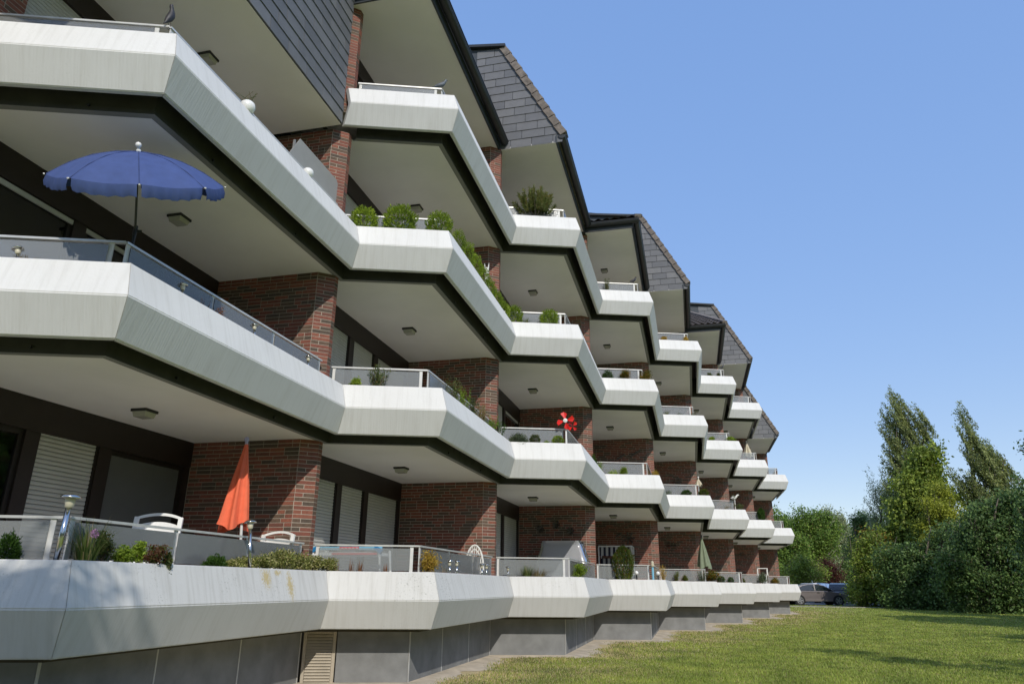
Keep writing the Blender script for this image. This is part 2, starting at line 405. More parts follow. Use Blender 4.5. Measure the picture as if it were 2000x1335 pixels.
leafmat('tree_maple', (0.134, 0.196, 0.031), (0.426, 0.515, 0.101), (0.28, 0.32, 0.10), 0.05)
leafmat('tree_lime', (0.196, 0.233, 0.022), (0.468, 0.505, 0.075))
leafmat('tree_dark', (0.059, 0.121, 0.038), (0.222, 0.332, 0.104), (0.16, 0.17, 0.10), 0.06)
leafmat('tree_mid', (0.077, 0.151, 0.026), (0.277, 0.403, 0.077), (0.20, 0.19, 0.06), 0.06)
leafmat('tree_willow', (0.178, 0.217, 0.127), (0.443, 0.495, 0.304))
leafmat('tree_red', (0.060, 0.018, 0.013), (0.14, 0.055, 0.035))
leafmat('tree_yellowgreen', (0.111, 0.172, 0.024), (0.344, 0.434, 0.071), (0.28, 0.26, 0.10), 0.07)
def lawnmat():
    m, n, l, p = nmat('lawn'); p.inputs['Roughness'].default_value = 0.95; p.inputs['Specular IOR Level'].default_value = 0.1
    w = wcoord(n, l)
    a = noise(n, l, w, 0.55, 5, 0.6); b = noise(n, l, w, 3.5, 4, 0.7); c = noise(n, l, w, 60, 3)
    g = ramp(n, l, c, [(0.3, (0.175, 0.225, 0.046)), (0.7, (0.330, 0.385, 0.098))]).outputs[0]
    dry = ramp(n, l, c, [(0.3, (0.42, 0.34, 0.18)), (0.7, (0.62, 0.52, 0.31))]).outputs[0]
    # drier towards the building: distance from the plinth line
    sx = n.new('ShaderNodeSeparateXYZ'); l.new(w, sx.inputs[0])
    ln = n.new('ShaderNodeMath'); ln.operation = 'MULTIPLY_ADD'; l.new(sx.outputs['Y'], ln.inputs[0]); ln.inputs[1].default_value = -TX / TY; l.new(sx.outputs['X'], ln.inputs[2])   # X - Y*slope
    ds = n.new('ShaderNodeMapRange'); l.new(ln.outputs[0], ds.inputs[0]); ds.inputs[1].default_value = -6.9; ds.inputs[2].default_value = -4.0; ds.inputs[3].default_value = 0.34; ds.inputs[4].default_value = 0.0
    ad = n.new('ShaderNodeMath'); l.new(ds.outputs[0], ad.inputs[0])
    ab = n.new('ShaderNodeMath'); ab.operation = 'MULTIPLY_ADD'; l.new(a, ab.inputs[0]); ab.inputs[1].default_value = 0.5; 
    b2 = n.new('ShaderNodeMath'); b2.operation = 'MULTIPLY'; l.new(b, b2.inputs[0]); b2.inputs[1].default_value = 0.5; l.new(b2.outputs[0], ab.inputs[2]); l.new(ab.outputs[0], ad.inputs[1])
    k = ramp(n, l, ad.outputs[0], [(0.50, (0, 0, 0)), (0.72, (1, 1, 1))]).outputs[0]
    col = mixc(n, l, k, g, dry)
    l.new(col, p.inputs['Base Color']); l.new(bump(n, l, c, 0.6, 0.03), p.inputs['Normal'])
lawnmat()
leafmat('grass_blade', (0.210, 0.275, 0.046), (0.425, 0.495, 0.110), (0.30, 0.25, 0.12), 0.12, 0.3)
leafmat('grass_dry', (0.42, 0.35, 0.17), (0.70, 0.60, 0.36), (0.10, 0.15, 0.03), 0.25, 0.3)
simple('dirt', (0.50, 0.43, 0.33), 0.95, 0.22, 3.0, bmp=0.5, bs=35)
# ------------------------------------------------------------------ the apartment building
b0 = Vector((PX, PY, 0))
bld = thing('apartment_building', 'stepped apartment block with white zigzag concrete balconies, brick party walls and slate roof', 'building', b0)
def part(name, me, mats, n=0, k=0, parent=None):
    if parent is None: return add(name, me, mats, bld, off(n, k) - b0)
    return add(name, me, mats, parent, (0, 0, 0))
SEC = [(0.125, zT), (0.0, zF), (0.147, zB), (0.215, zB), (0.075, zF), (0.20, zT)]
def panel_mesh(a, b, gap, mats):
    mb = MB(); d = (b - a).normalized(); L = (b - a).length
    rings = []
    for c, s in ((a, 1), (b, -1)):
        base = len(mb.v)
        for o, z in SEC:
            p = c + MIT * o + d * (gap * s); mb.v.append((p.x, p.y, z))
        rings.append(base)
    n = len(SEC); vv = [0.41, 0.0, -0.42, -0.5, -0.9, -1.3, -1.37]
    for i in range(n):
        j = (i + 1) % n; v0, v1 = vv[i], vv[i + 1]
        us = [(Vector(mb.v[q]) - a).dot(d) for q in (rings[0] + i, rings[0] + j, rings[1] + j, rings[1] + i)]
        mb.face((rings[0] + i, rings[0] + j, rings[1] + j, rings[1] + i), 1 if i in (1, 2) else 0, [(us[0], v0), (us[1], v1), (us[2], v1), (us[3], v0)])
    mb.face([rings[0] + i for i in reversed(range(n))], 1); mb.face([rings[1] + i for i in range(n)], 1)
    me = mb.mesh('parapet_panel')
    bm = bmesh.new(); bm.from_mesh(me)
    bmesh.ops.recalc_face_normals(bm, faces=bm.faces[:])
    es = [e for e in bm.edges if abs(e.calc_length() - L) < 0.6 and e.calc_length() > 0.9]
    bmesh.ops.bevel(bm, geom=es, offset=0.010, segments=2, affect='EDGES', clamp_overlap=True)
    bm.to_mesh(me); bm.free()
    for m in mats: me.materials.append(MAT[m])
    return me
Q0E = P0 - ADIR * (1.564 + 2.4)
CLEAN = ['paint_clean', 'board_clean']; WEA = ['paint_weathered', 'board_weathered']
MAT['paint_lichen'] = MAT['paint_weathered']
paint('paint_plain_weathered', (0.66, 0.66, 0.645), 0, 0.46, False)
WEAP = ['paint_plain_weathered', 'board_weathered']
pan = {('A', 0): panel_mesh(Q0, P0, 0.004, WEAP), ('B', 0): panel_mesh(P0, Q1, 0.004, WEAP), ('A', 1): panel_mesh(Q0, P0, 0.004, CLEAN), ('B', 1): panel_mesh(P0, Q1, 0.004, CLEAN)}
pan0 = {0: panel_mesh(Q0E, P0, 0.004, WEAP), 1: panel_mesh(Q0E, P0, 0.004, CLEAN)}
panL = panel_mesh(P0, Q1, 0.004, WEA)
pan31 = panel_mesh(Q0 - ADIR * 0.37, P0, 0.004, CLEAN)
# joint filler at the corners
def joint_mesh(c, d0, d1):
    mb = MB()
    for i in range(2):
        (o0, z0), (o1, z1) = SEC[i], SEC[i + 1]
        for d in (d0, d1):
            a0 = c + MIT * (o0 + 0.006); a1 = c + MIT * (o1 + 0.006)
            mb.poly([(a0.x, a0.y, z0), (a1.x, a1.y, z1), (a1.x + d.x * 0.03, a1.y + d.y * 0.03, z1), (a0.x + d.x * 0.03, a0.y + d.y * 0.03, z0)])
    return mb.mesh('joint')
YD = Vector((0, 1, 0))
jP = joint_mesh(P0, -ADIR, YD); jQ = joint_mesh(Q1, -YD, ADIR)
def strip_mesh(name, corners, sec, mats_idx):
    mb = MB()
    for a, b in zip(corners[:-1], corners[1:]):
        for i in range(len(sec) - 1):
            (o0, z0), (o1, z1) = sec[i], sec[i + 1]
            q = [a + MIT * o0, b + MIT * o0, b + MIT * o1, a + MIT * o1]
            mb.poly([(q[0].x, q[0].y, z0), (q[1].x, q[1].y, z0), (q[2].x, q[2].y, z1), (q[3].x, q[3].y, z1)], mats_idx[i])
    return mb.mesh(name)
PSEC = [(0.185, zT - 0.055), (0.44, zT - 0.055), (0.44, zT - 0.012), (0.505, zT - 0.012), (0.505, zFL)]
planter = strip_mesh('planter_box', [Q0, P0, Q1], PSEC, [0, 1, 1, 1])
planter0 = strip_mesh('planter_box', [Q0E, P0, Q1], PSEC, [0, 1, 1, 1])
def slab_mesh(inner, corners, closers, zS=zS):
    """corners: zigzag line; closers: the points behind it"""
    mb = MB()
    front = [c + MIT * 0.395 for c in corners]; edge = [c + MIT * 0.48 for c in corners]
    for i in range(len(front) - 1):
        a, b = front[i], front[i + 1]; c, d = edge[i], edge[i + 1]
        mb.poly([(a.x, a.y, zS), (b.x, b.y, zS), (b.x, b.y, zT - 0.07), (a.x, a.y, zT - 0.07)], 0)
        mb.poly([(a.x, a.y, zS), (c.x, c.y, zS), (d.x, d.y, zS), (b.x, b.y, zS)], 1)
        mb.poly([(c.x, c.y, zS), (c.x, c.y, zS + 0.012), (d.x, d.y, zS + 0.012), (d.x, d.y, zS)], 1)
    mb.poly([(p.x, p.y, zS + 0.012) for p in reversed(edge)] + [(x, y, zS + 0.012) for x, y in reversed(closers)], 2)
    mb.poly([(p.x, p.y, zFL) for p in front] + [(x, y, zFL) for x, y in closers], 3)
    return mb.mesh('balcony_slab')
CL = [(-5.6, 9.95), (-8.4, 9.95), (-8.4, 4.846), (-7.078, 4.846)]
slab = slab_mesh(None, [Q0, P0, Q1], CL)
slab0 = slab_mesh(None, [Q0E, P0, Q1], [(-5.6, 9.95), (-9.6, 9.95), (-9.6, 4.45)])
for s in (slab, slab0):
    pass
zG = zB - 0.045
slabg = slab_mesh(None, [Q0, P0, Q1], CL, zG); slab0g = slab_mesh(None, [Q0E, P0, Q1], [(-5.6, 9.95), (-9.6, 9.95), (-9.6, 4.45)], zG)
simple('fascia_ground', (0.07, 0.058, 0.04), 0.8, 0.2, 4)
def with_mats(me, mats):
    c = me.copy()
    for m in mats: c.materials.append(MAT[m])
    return c
slabU = with_mats(slab, ['fascia_dark', 'soffit_edge', 'soffit', 'floor_tile']); slabG = with_mats(slabg, ['fascia_ground', 'soffit_edge', 'soffit', 'floor_tile'])
slab0U = with_mats(slab0, ['fascia_dark', 'soffit_edge', 'soffit', 'floor_tile']); slab0G = with_mats(slab0g, ['fascia_ground', 'soffit_edge', 'soffit', 'floor_tile'])
# ---- brick walls
BL, BH, CO = 0.24, 0.052, 0.0625
def brick_rows(a, b, z0, z1, nrm, emit, seed=0, ends=0.0):
    """bricks of one wall face from a to b (plan), proud of it along nrm; emit(p0, length, z, course)"""
    d = Vector((b[0] - a[0], b[1] - a[1], 0)); L = d.length; d.normalize(); c = 0; z = z0 + 0.01; r = random.Random(seed)
    while z < z1 - 0.012:
        if L < 0.4:
            P_ = Vector((a[0], a[1], 0))
            if c % 2 or L < 0.2: emit(P_, d, L, z, c)
            else: emit(P_, d, 0.115, z, c); emit(P_ + d * 0.125, d, L - 0.125, z, c)
            z += CO; c += 1; continue
        x = -0.125 if c % 2 else 0.0
        if c % 5 == 3: x -= 0.06
        while x < L - 0.01:
            ln = BL if r.random() > 0.16 else 0.115
            s = max(x, 0.0); e = min(x + ln, L)
            if e - s > 0.03: emit(Vector((a[0], a[1], 0)) + d * s, d, e - s, z, c)
            x += ln + 0.010
        z += CO; c += 1
def brick_box(mb, p, d, ln, z, nrm, jit=0.0):
    t = 0.003 + jit * .6; q = p - nrm * 0.02; e = p + nrm * t; dd = d * ln; b = len(mb.v)
    for zz in (z, z + BH):
        for s in (q, q + dd, e + dd, e): mb.v.append((s.x, s.y, zz))
    for f in ((0, 3, 2, 1), (4, 5, 6, 7), (0, 1, 5, 4), (1, 2, 6, 5), (2, 3, 7, 6), (3, 0, 4, 7)): mb.face([b + i for i in f])
WY, CX, OX, OY, BY = 9.76, -5.73, -5.51, 9.95, 10.06
HX = -8.4
n_front = Vector((0, -1, 0)); n_ch = Vector((OY - WY, -(OX - CX), 0)).normalized(); n_end = Vector((1, 0, 0))
zw0, zw1 = zFL, zS + FH + 0.012
core = MB(); core.prism([(HX, WY), (CX, WY), (OX, OY), (OX, BY), (HX, BY)], zw0, zw1)
core_me = core.mesh('party_wall')
FACES = [((XW, WY), (CX, WY), n_front, 1), ((CX + 0.004, WY + 0.004), (OX, OY), n_ch, 2), ((OX, OY + 0.004), (OX, BY), n_end, 3)]
wallb = MB()
for a, b, nr, sd_ in FACES:
    brick_rows(a, b, zw0, zw1, nr, lambda p, d, ln, z, c, nr=nr: brick_box(wallb, p, d, ln, z, nr, rng.uniform(0, 0.002)), sd_)
bricks_me = wallb.mesh('bricks')
def party_wall(n, k):
    w = part('party_wall', core_me, 'mortar', n, k)
    if (n, k) == (0, 0):
        cache = {}; low = MB(); cnt = [0]
        for a, b, nr, sd_ in FACES:
            def emit(p, d, ln, z, c, nr=nr):
                if c < 6 or cnt[0] >= 296: brick_box(low, p, d, ln, z, nr); return
                key = (round(ln, 3), round(nr.x, 2))
                if key not in cache:
                    m = MB(); brick_box(m, Vector((0, 0, 0)), d, ln, 0, nr); cache[key] = m.mesh('brick')
                add('brick', cache[key], 'brick', w, (p.x + nr.x * rng.uniform(-.001, .001), p.y + nr.y * rng.uniform(0, .002), z)); cnt[0] += 1
            brick_rows(a, b, zw0, zw1, nr, emit, sd_)
        tag(low.build('bricks', 'brick', w), kind='stuff')
    else:
        tag(add('bricks', bricks_me, 'brick', w), kind='stuff')
# ---- windows and shutters
UN = [(5.10, 6.77), (6.97, 7.91), (8.11, 9.63)]
MUL = [(4.83, 5.10), (6.77, 6.97), (7.91, 8.11), (9.63, 9.77)]
sur = MB(); sur.box((XW - 0.10, 4.83, zW), (XW, 9.77, zS + FH + 0.012))
for y0, y1 in MUL: sur.box((XW - 0.10, y0, zFL), (XW - 0.012, y1, zW))
sur.box((XW - 0.10, 5.1, zFL), (XW - 0.02, 9.63, zFL + 0.07))
sur_me = sur.mesh('window_surround')
PIT = 0.054
def slat_shape(mb, y0, y1, z):
    x = XW - 0.062; sec = [(x, z), (x + 0.010, z + 0.006), (x + 0.015, z + PIT * 0.5), (x + 0.010, z + PIT - 0.008), (x, z + PIT - 0.003)]
    b = len(mb.v)
    for y in (y0, y1):
        for sx_, sz_ in sec: mb.v.append((sx_, y, sz_))
    n = len(sec)
    for i in range(n): j = (i + 1) % n; mb.face((b + i, b + n + i, b + n + j, b + j))
    mb.face([b + i for i in range(n)]); mb.face([b + n + i for i in reversed(range(n))])
slat_one = {}; shut_join = {}; shut_back = {}; guide_me = {}
for u, (y0, y1) in enumerate(UN):
    m = MB(); slat_shape(m, y0 + 0.025, y1 - 0.025, 0); slat_one[u] = m.mesh('slat')
    m = MB(); z = zFL + 0.075
    while z < zW: slat_shape(m, y0 + 0.025, y1 - 0.025, z); z += PIT
    shut_join[u] = m.mesh('slats')
    m = MB(); m.box((XW - 0.085, y0, zFL + 0.07), (XW - 0.066, y1, zW)); m.box((XW - 0.066, y0, zFL + 0.07), (XW - 0.03, y0 + 0.024, zW)); m.box((XW - 0.066, y1 - 0.024, zFL + 0.07), (XW - 0.03, y1, zW))
    shut_back[u] = m.mesh('shutter')
glass_me = {}; frame_me = {}; blind_me = {}; box_me = {}
for u, (y0, y1) in enumerate(UN):
    m = MB(); m.box((XW - 0.075, y0 + 0.055, zFL + 0.12), (XW - 0.065, y1 - 0.055, zW - 0.06)); glass_me[u] = m.mesh('pane')
    m = MB()
    for lo, hi in (((y0, zFL + 0.07), (y0 + 0.06, zW)), ((y1 - 0.06, zFL + 0.07), (y1, zW)), ((y0 + 0.06, zFL + 0.07), (y1 - 0.06, zFL + 0.13)), ((y0 + 0.06, zW - 0.065), (y1 - 0.06, zW))):
        m.box((XW - 0.09, lo[0], lo[1]), (XW - 0.045, hi[0], hi[1]))
    frame_me[u] = m.mesh('window')
    m = MB(); m.box((XW - 0.062, y0 + 0.06, zFL + 0.14), (XW - 0.055, y1 - 0.06, zW - 0.07)); blind_me[u] = m.mesh('screen')
    m = MB(); m.box((XW - 0.05, y0 + 0.01, zW - 0.075), (XW - 0.022, y1 - 0.01, zW - 0.015)); box_me[u] = m.mesh('shutter_end_rail')
SLATTED = {(0, 0, 1), (1, 0, 0), (1, 0, 1), (1, 0, 2), (1, 1, 0), (1, 1, 1)}
def window(n, k, u, kind):
    if kind == 'shutter':
        s = part('shutter', shut_back[u], 'frame_dark', n, k)
        if (n, k, u) in SLATTED:
            z = zFL + 0.075
            while z < zW: add('slat', slat_one[u], 'shutter', s, (0, 0, z)); z += PIT
        else: tag(add('slats', shut_join[u], 'shutter', s), kind='stuff')
    else:
        w = part('window', frame_me[u], 'frame_dark', n, k)
        add('pane', glass_me[u], 'window_glass', w)
        if kind == 'blind': add('screen', blind_me[u], 'shutter_grey', w)
        if kind in ('rail', 'curtain'): add('shutter_end_rail', box_me[u], 'shutter', w)
        if kind == 'curtain':
            y0, y1 = UN[u]; mb = MB(); N = 46; b = len(mb.v)
            for i in range(N + 1):
                y = y0 + (y1 - y0) * i / N; x = XW - 0.26 + 0.030 * math.sin(i * 1.25) + 0.012 * math.sin(i * 3.1)
                mb.v += [(x, y, zFL + 0.1), (x, y, zW - 0.05)]
            for i in range(N): mb.face((b + 2 * i, b + 2 * i + 2, b + 2 * i + 3, b + 2 * i + 1))
            mb.build('curtain', 'curtain', w, smooth=True)
KIND = {(0, 0): ['glass', 'shutter', 'blind'], (0, 1): ['curtain', 'rail', 'rail'], (0, 2): ['shutter', 'shutter', 'shutter'],
        (1, 3): ['glass', 'rail', 'glass'], (2, 1): ['glass', 'shutter', 'rail'], (2, 3): ['glass', 'glass', 'glass'], (3, 0): ['glass'] * 3, (3, 1): ['glass'] * 3}
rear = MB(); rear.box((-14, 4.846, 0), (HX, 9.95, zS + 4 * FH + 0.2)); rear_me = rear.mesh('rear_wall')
# ---- railings
RO = 0.48; zR = ZC + 0.565
RA0, RA1, RB1 = Q0 + MIT * RO, P0 + MIT * RO, Vector((PX - RO, 9.80, 0))
def rail_me(a, b):
    m = MB(); m.bar((a.x, a.y, zR - 0.012), (b.x, b.y, zR - 0.012), 0.045, 0.024); return m.mesh('railing')
def posts_panes(a, b, ts):
    d = (b - a); out_p, out_g = [], []
    dn = d.normalized(); nr = Vector((-dn.y, dn.x, 0))
    for t in ts:
        p = a + d * t; m = MB(); m.bar((p.x, p.y, zT - 0.03), (p.x, p.y, zR - 0.024), 0.052, 0.014, 0, up=tuple(nr)); out_p.append(m.mesh('post'))
    for t0, t1 in zip(ts[:-1], ts[1:]):
        p = a + d * t0 + dn * 0.02 - nr * 0.02; q = a + d * t1 - dn * 0.02 - nr * 0.02; m = MB()
        m.bar((p.x, p.y, (zT + zR) / 2 - 0.015), (q.x, q.y, (zT + zR) / 2 - 0.015), 0.006, zR - zT - 0.07); out_g.append(m.mesh('glass_pane'))
    return out_p, out_g
RAILS = {'A': (rail_me(RA0, RA1), *posts_panes(RA0, RA1, [0.03, 0.93])), 'B': (rail_me(RA1, RB1), *posts_panes(RA1, RB1, [0.008, 0.345, 0.67, 0.985]))}
RA0E = Q0E + MIT * RO
tl = 0.93
RAILS['A0'] = (rail_me(RA0E, RA1), *posts_panes(RA0E, RA1, [0.01, 0.36, 0.965]))
def railing(n, k, seg, white):
    r, ps, gs = RAILS['A0' if (seg == 'A' and n == 0) else seg]
    o = part('railing', r, 'aluminium', n, k)
    for p in ps: add('post', p, 'post_white', o)
    for g in gs: add('glass_pane', g, 'rail_glass', o)
# ---- plinth
OPL = 0.60
def wall_panel(a, b, z0, z1, th=0.06):
    m = MB(); d = (b - a).normalized(); nr = Vector((d.y, -d.x, 0))
    if nr.dot(Vector((1, -1, 0))) < 0: nr = -nr
    q = [a, b, b - nr * th, a - nr * th]
    m.prism([(p.x, p.y) for p in q], z0, z1); return m
pA, pP, pB = Q0 + MIT * OPL, P0 + MIT * OPL, Q1 + MIT * OPL
pl_meshes = []
pl_meshes.append(wall_panel(pA + ADIR * 0.0, pP, -0.3, zG + 0.03).mesh('plinth_panel'))
for i in range(3):
    a = pP + (pB - pP) * (i / 3) + YD * (0.03 if i == 0 else 0.008); b = pP + (pB - pP) * ((i + 1) / 3) - YD * 0.008
    pl_meshes.append(wall_panel(a, b, -0.3, zG + 0.03).mesh('plinth_panel'))
m = MB(); d_ = pP + ADIR * 0.004; m.prism([(d_.x, d_.y), (d_.x + 0.012, d_.y - 0.004), (d_.x + 0.012, d_.y + 0.028), (d_.x, d_.y + 0.028)], -0.3, zG + 0.02); strip_me = m.mesh('corner_strip')
m = MB(); m.prism([(pA.x - 0.3, pA.y + 0.2), (pP.x - 0.07, pP.y + 0.06), (pB.x - 0.07, pB.y + 0.1), (pB.x - 1.8, pB.y + 0.1)], -0.3, zG + 0.02); plcore_me = m.mesh('plinth_core')

m = MB()
for i in range(1, 4):
    q = pP + (pB - pP) * (i / 3) - YD * (0.0 if i < 3 else 0.03); m.prism([(q.x + 0.004, q.y - 0.011), (q.x + 0.004, q.y + 0.011), (q.x - 0.03, q.y + 0.011), (q.x - 0.03, q.y - 0.011)], -0.3, zG + 0.02)
pjoint_me = m.mesh('panel_joint')
for n in range(NB):
    levels = range(0, 4) if n in TOP3 else range(0, 3)
    for k in levels:
        mk = 0 if k == 0 else 1
        A = pan0[mk] if n == 0 else pan[('A', mk)]
        if k == 3 and n == 1: A = pan31
        part('parapet_panel', A, None, n, k)
        part('parapet_panel', panL if (n == 0 and k == 0) else pan[('B', mk)], None, n, k)
        part('joint', jP, 'joint', n, k)
        if n < NB - 1 and not (k == 3 and n == 6): part('joint', jQ, 'joint', n, k)
        part('planter_box', planter0 if n == 0 else planter, ['soil', 'paint_clean'], n, k)
        part('balcony_slab', (slab0G if k == 0 else slab0U) if n == 0 else (slabG if k == 0 else slabU), None, n, k)
        railing(n, k, 'A', True); railing(n, k, 'B', True)
        party_wall(n, k)
        part('window_surround', sur_me, 'brown_board', n, k)
        for u, kd in enumerate(KIND.get((n, k), ['shutter'] * 3)):
            if n > 3 and u == 0: continue
            window(n, k, u, kd)
    if n == 0: party_wall(0, 3)
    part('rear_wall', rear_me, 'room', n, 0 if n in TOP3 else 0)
    for i, me in enumerate(pl_meshes):
        if i == 0 and n == 1:
            me = wall_panel(pA + ADIR * 0.52, pP, -0.3, zG + 0.03).mesh('plinth_panel')
        if i == 0 and n == 0: me = wall_panel(pA - ADIR * 2, pP, -0.3, zG + 0.03).mesh('plinth_panel')
        part('plinth_panel', me, 'plinth', n)
    part('corner_strip', strip_me, 'plinth_edge', n); part('panel_joint', pjoint_me, 'plinth_edge', n); part('plinth_core', plcore_me, 'plinth', n)
# ventilation louvre in the plinth of the second bay
lo = MB(); a = pA + ADIR * 0.03; b = pA + ADIR * 0.50; nA = Vector((ADIR.y, -ADIR.x, 0))
for q in (a, b - ADIR * 0.045): lo.prism([(q.x, q.y), (q.x + ADIR.x * .045, q.y + ADIR.y * .045), (q.x + ADIR.x * .045 - nA.x * .05, q.y + ADIR.y * .045 - nA.y * .05), (q.x - nA.x * .05, q.y - nA.y * .05)], -0.1, zG + 0.02)
lv = part('louvre', lo.mesh('louvre'), 'louver', 1)
sl = MB(); a2 = a + ADIR * 0.05; b2 = b - ADIR * 0.05
sl.poly([(a2.x, a2.y, 0.0), (b2.x, b2.y, 0.0), (b2.x - nA.x * 0.03, b2.y - nA.y * 0.03, 0.036), (a2.x - nA.x * 0.03, a2.y - nA.y * 0.03, 0.036)])
sl.poly([(a2.x, a2.y, 0.0), (b2.x, b2.y, 0.0), (b2.x, b2.y, -0.008), (a2.x, a2.y, -0.008)])
sl_me = sl.mesh('slat')
for i in range(19): add('slat', sl_me, 'louver', lv, (0, 0, -0.02 + i * 0.04))
# brick return beside the first bay's windows
fw = MB(); fw.box((XW - 0.2, 2.0, zFL), (XW + 0.012, 5.40, zS + FH)); fwc = fw.mesh('front_wall')
fb = MB(); brick_rows((XW + 0.012, 5.40), (XW + 0.012, 3.2), zFL, zS + FH, n_end, lambda p, d, ln, z, c: brick_box(fb, p, d, ln, z, n_end), 9)
fb_me = fb.mesh('bricks')
for k in (2,):
    w = part('front_wall', fwc, 'mortar', 0, k); tag(add('bricks', fb_me, 'brick', w), kind='stuff')

# small drain outlets in the dark slab edge
dms = []
for yy in (PY + 1.3, PY + 3.3): m = MB(); m.tube([(PX - 0.395, yy, zS + 0.06), (PX - 0.37, yy, zS + 0.055)], 0.016, 8); dms.append(m.mesh('drain_outlet'))
pa = (Q0 + (P0 - Q0) * 0.55) + MIT * 0.395; m = MB(); m.tube([(pa.x, pa.y, zS + 0.06), (pa.x + .01, pa.y - .026, zS + 0.055)], 0.016, 8); dms.append(m.mesh('drain_outlet'))
for n in range(4):
    for k in ((1, 2, 3) if n in TOP3 else (1, 2)):
        for dm_me in dms: part('drain_outlet', dm_me, 'black_metal', n, k)
# ---- roof
def slate_field(parent, origin, du, dn, z0, rows, u0, umax, seed):
    """rows of slates on a vertical wall: origin + du*u, proud along dn; umax(z) gives the right hand limit"""
    r = random.Random(seed); CW, CH = 0.55, 0.245
    for j in range(rows):
        za, zb = z0 + j * CH, z0 + (j + 1) * CH
        u = u0 - (CW / 2 if j % 2 else 0) - r.uniform(0, 0.1)
        while u < umax(za) - 0.02:
            w = CW * r.choice((1, 1, 1, 0.92, 1.08)); e = u + w - 0.013; s = max(u, u0)
            ea, eb = min(e, umax(za)), min(e, umax(zb + 0.02))
            if eb < s: eb = s + 0.002
            if ea - s > 0.03:
                mb = MB(); t0, t1 = 0.024 + r.uniform(-.002, .002), 0.008
                P = lambda uu, zz, tt: tuple(du * uu + dn * tt + Vector((0, 0, zz)))
                zz0, zz1 = za + 0.004 + r.uniform(-.002, .002), zb + 0.012
                pts = [P(s, zz0, 0), P(ea, zz0, 0), P(eb, zz1, 0), P(s, zz1, 0), P(s, zz0, t0), P(ea, zz0, t0), P(eb, zz1, t1), P(s, zz1, t1)]
                mb.v += pts
                for f in ((0, 3, 2, 1), (4, 5, 6, 7), (0, 1, 5, 4), (1, 2, 6, 5), (2, 3, 7, 6), (3, 0, 4, 7)): mb.face(f)
                mb.build('slate', 'slate', parent, origin)
            u += w
z3, z4 = zS + 3 * FH, zS + 4 * FH
SL = 1.86; EX = -5.24; FX = -5.57
def gutter_mesh(a, b, outn, r=0.075):
    m = MB(); seg = 8; d = (b - a); base = len(m.v); up = Vector((0, 0, 1))
    for p in (a, b):
        for i in range(seg + 1):
            an = math.pi * i / seg; q = p + outn * (math.cos(an) * r) - up * (math.sin(an) * r) ; m.v.append(tuple(q))
    for i in range(seg): m.face((base + i, base + i + 1, base + seg + 2 + i, base + seg + 1 + i))
    m.face([base + i for i in range(seg + 1)]); m.face([base + seg + 1 + i for i in reversed(range(seg + 1))])
    m.bar(a + outn * r, b + outn * r, 0.018, 0.018)
    return m
XN = Vector((1, 0, 0)); YN = Vector((0, -1, 0))
def tile_cover(quad, cols, rows):
    """pantile surface over a planar quad: a,b bottom edge, c,d top edge"""
    a, b, c, d = [Vector(q) for q in quad]; nr = (b - a).cross(d - a).normalized()
    if nr.z < 0: nr = -nr
    m = MB(); S = 6
    for j in range(rows):
        v0, v1 = j / rows, (j + 1) / rows; base = len(m.v)
        for v, lift in ((v0, 0.045), (v1, 0.008)):
            l_ = a.lerp(d, v); r_ = b.lerp(c, v)
            for i in range(cols * S + 1):
                m.v.append(tuple(l_.lerp(r_, i / (cols * S)) + nr * (lift + 0.028 * math.sin(2 * math.pi * i / S))))
        N = cols * S + 1
        for i in range(N - 1): m.face((base + i, base + i + 1, base + N + i + 1, base + N + i))
        l_ = a.lerp(d, v0); r_ = b.lerp(c, v0)
    return m
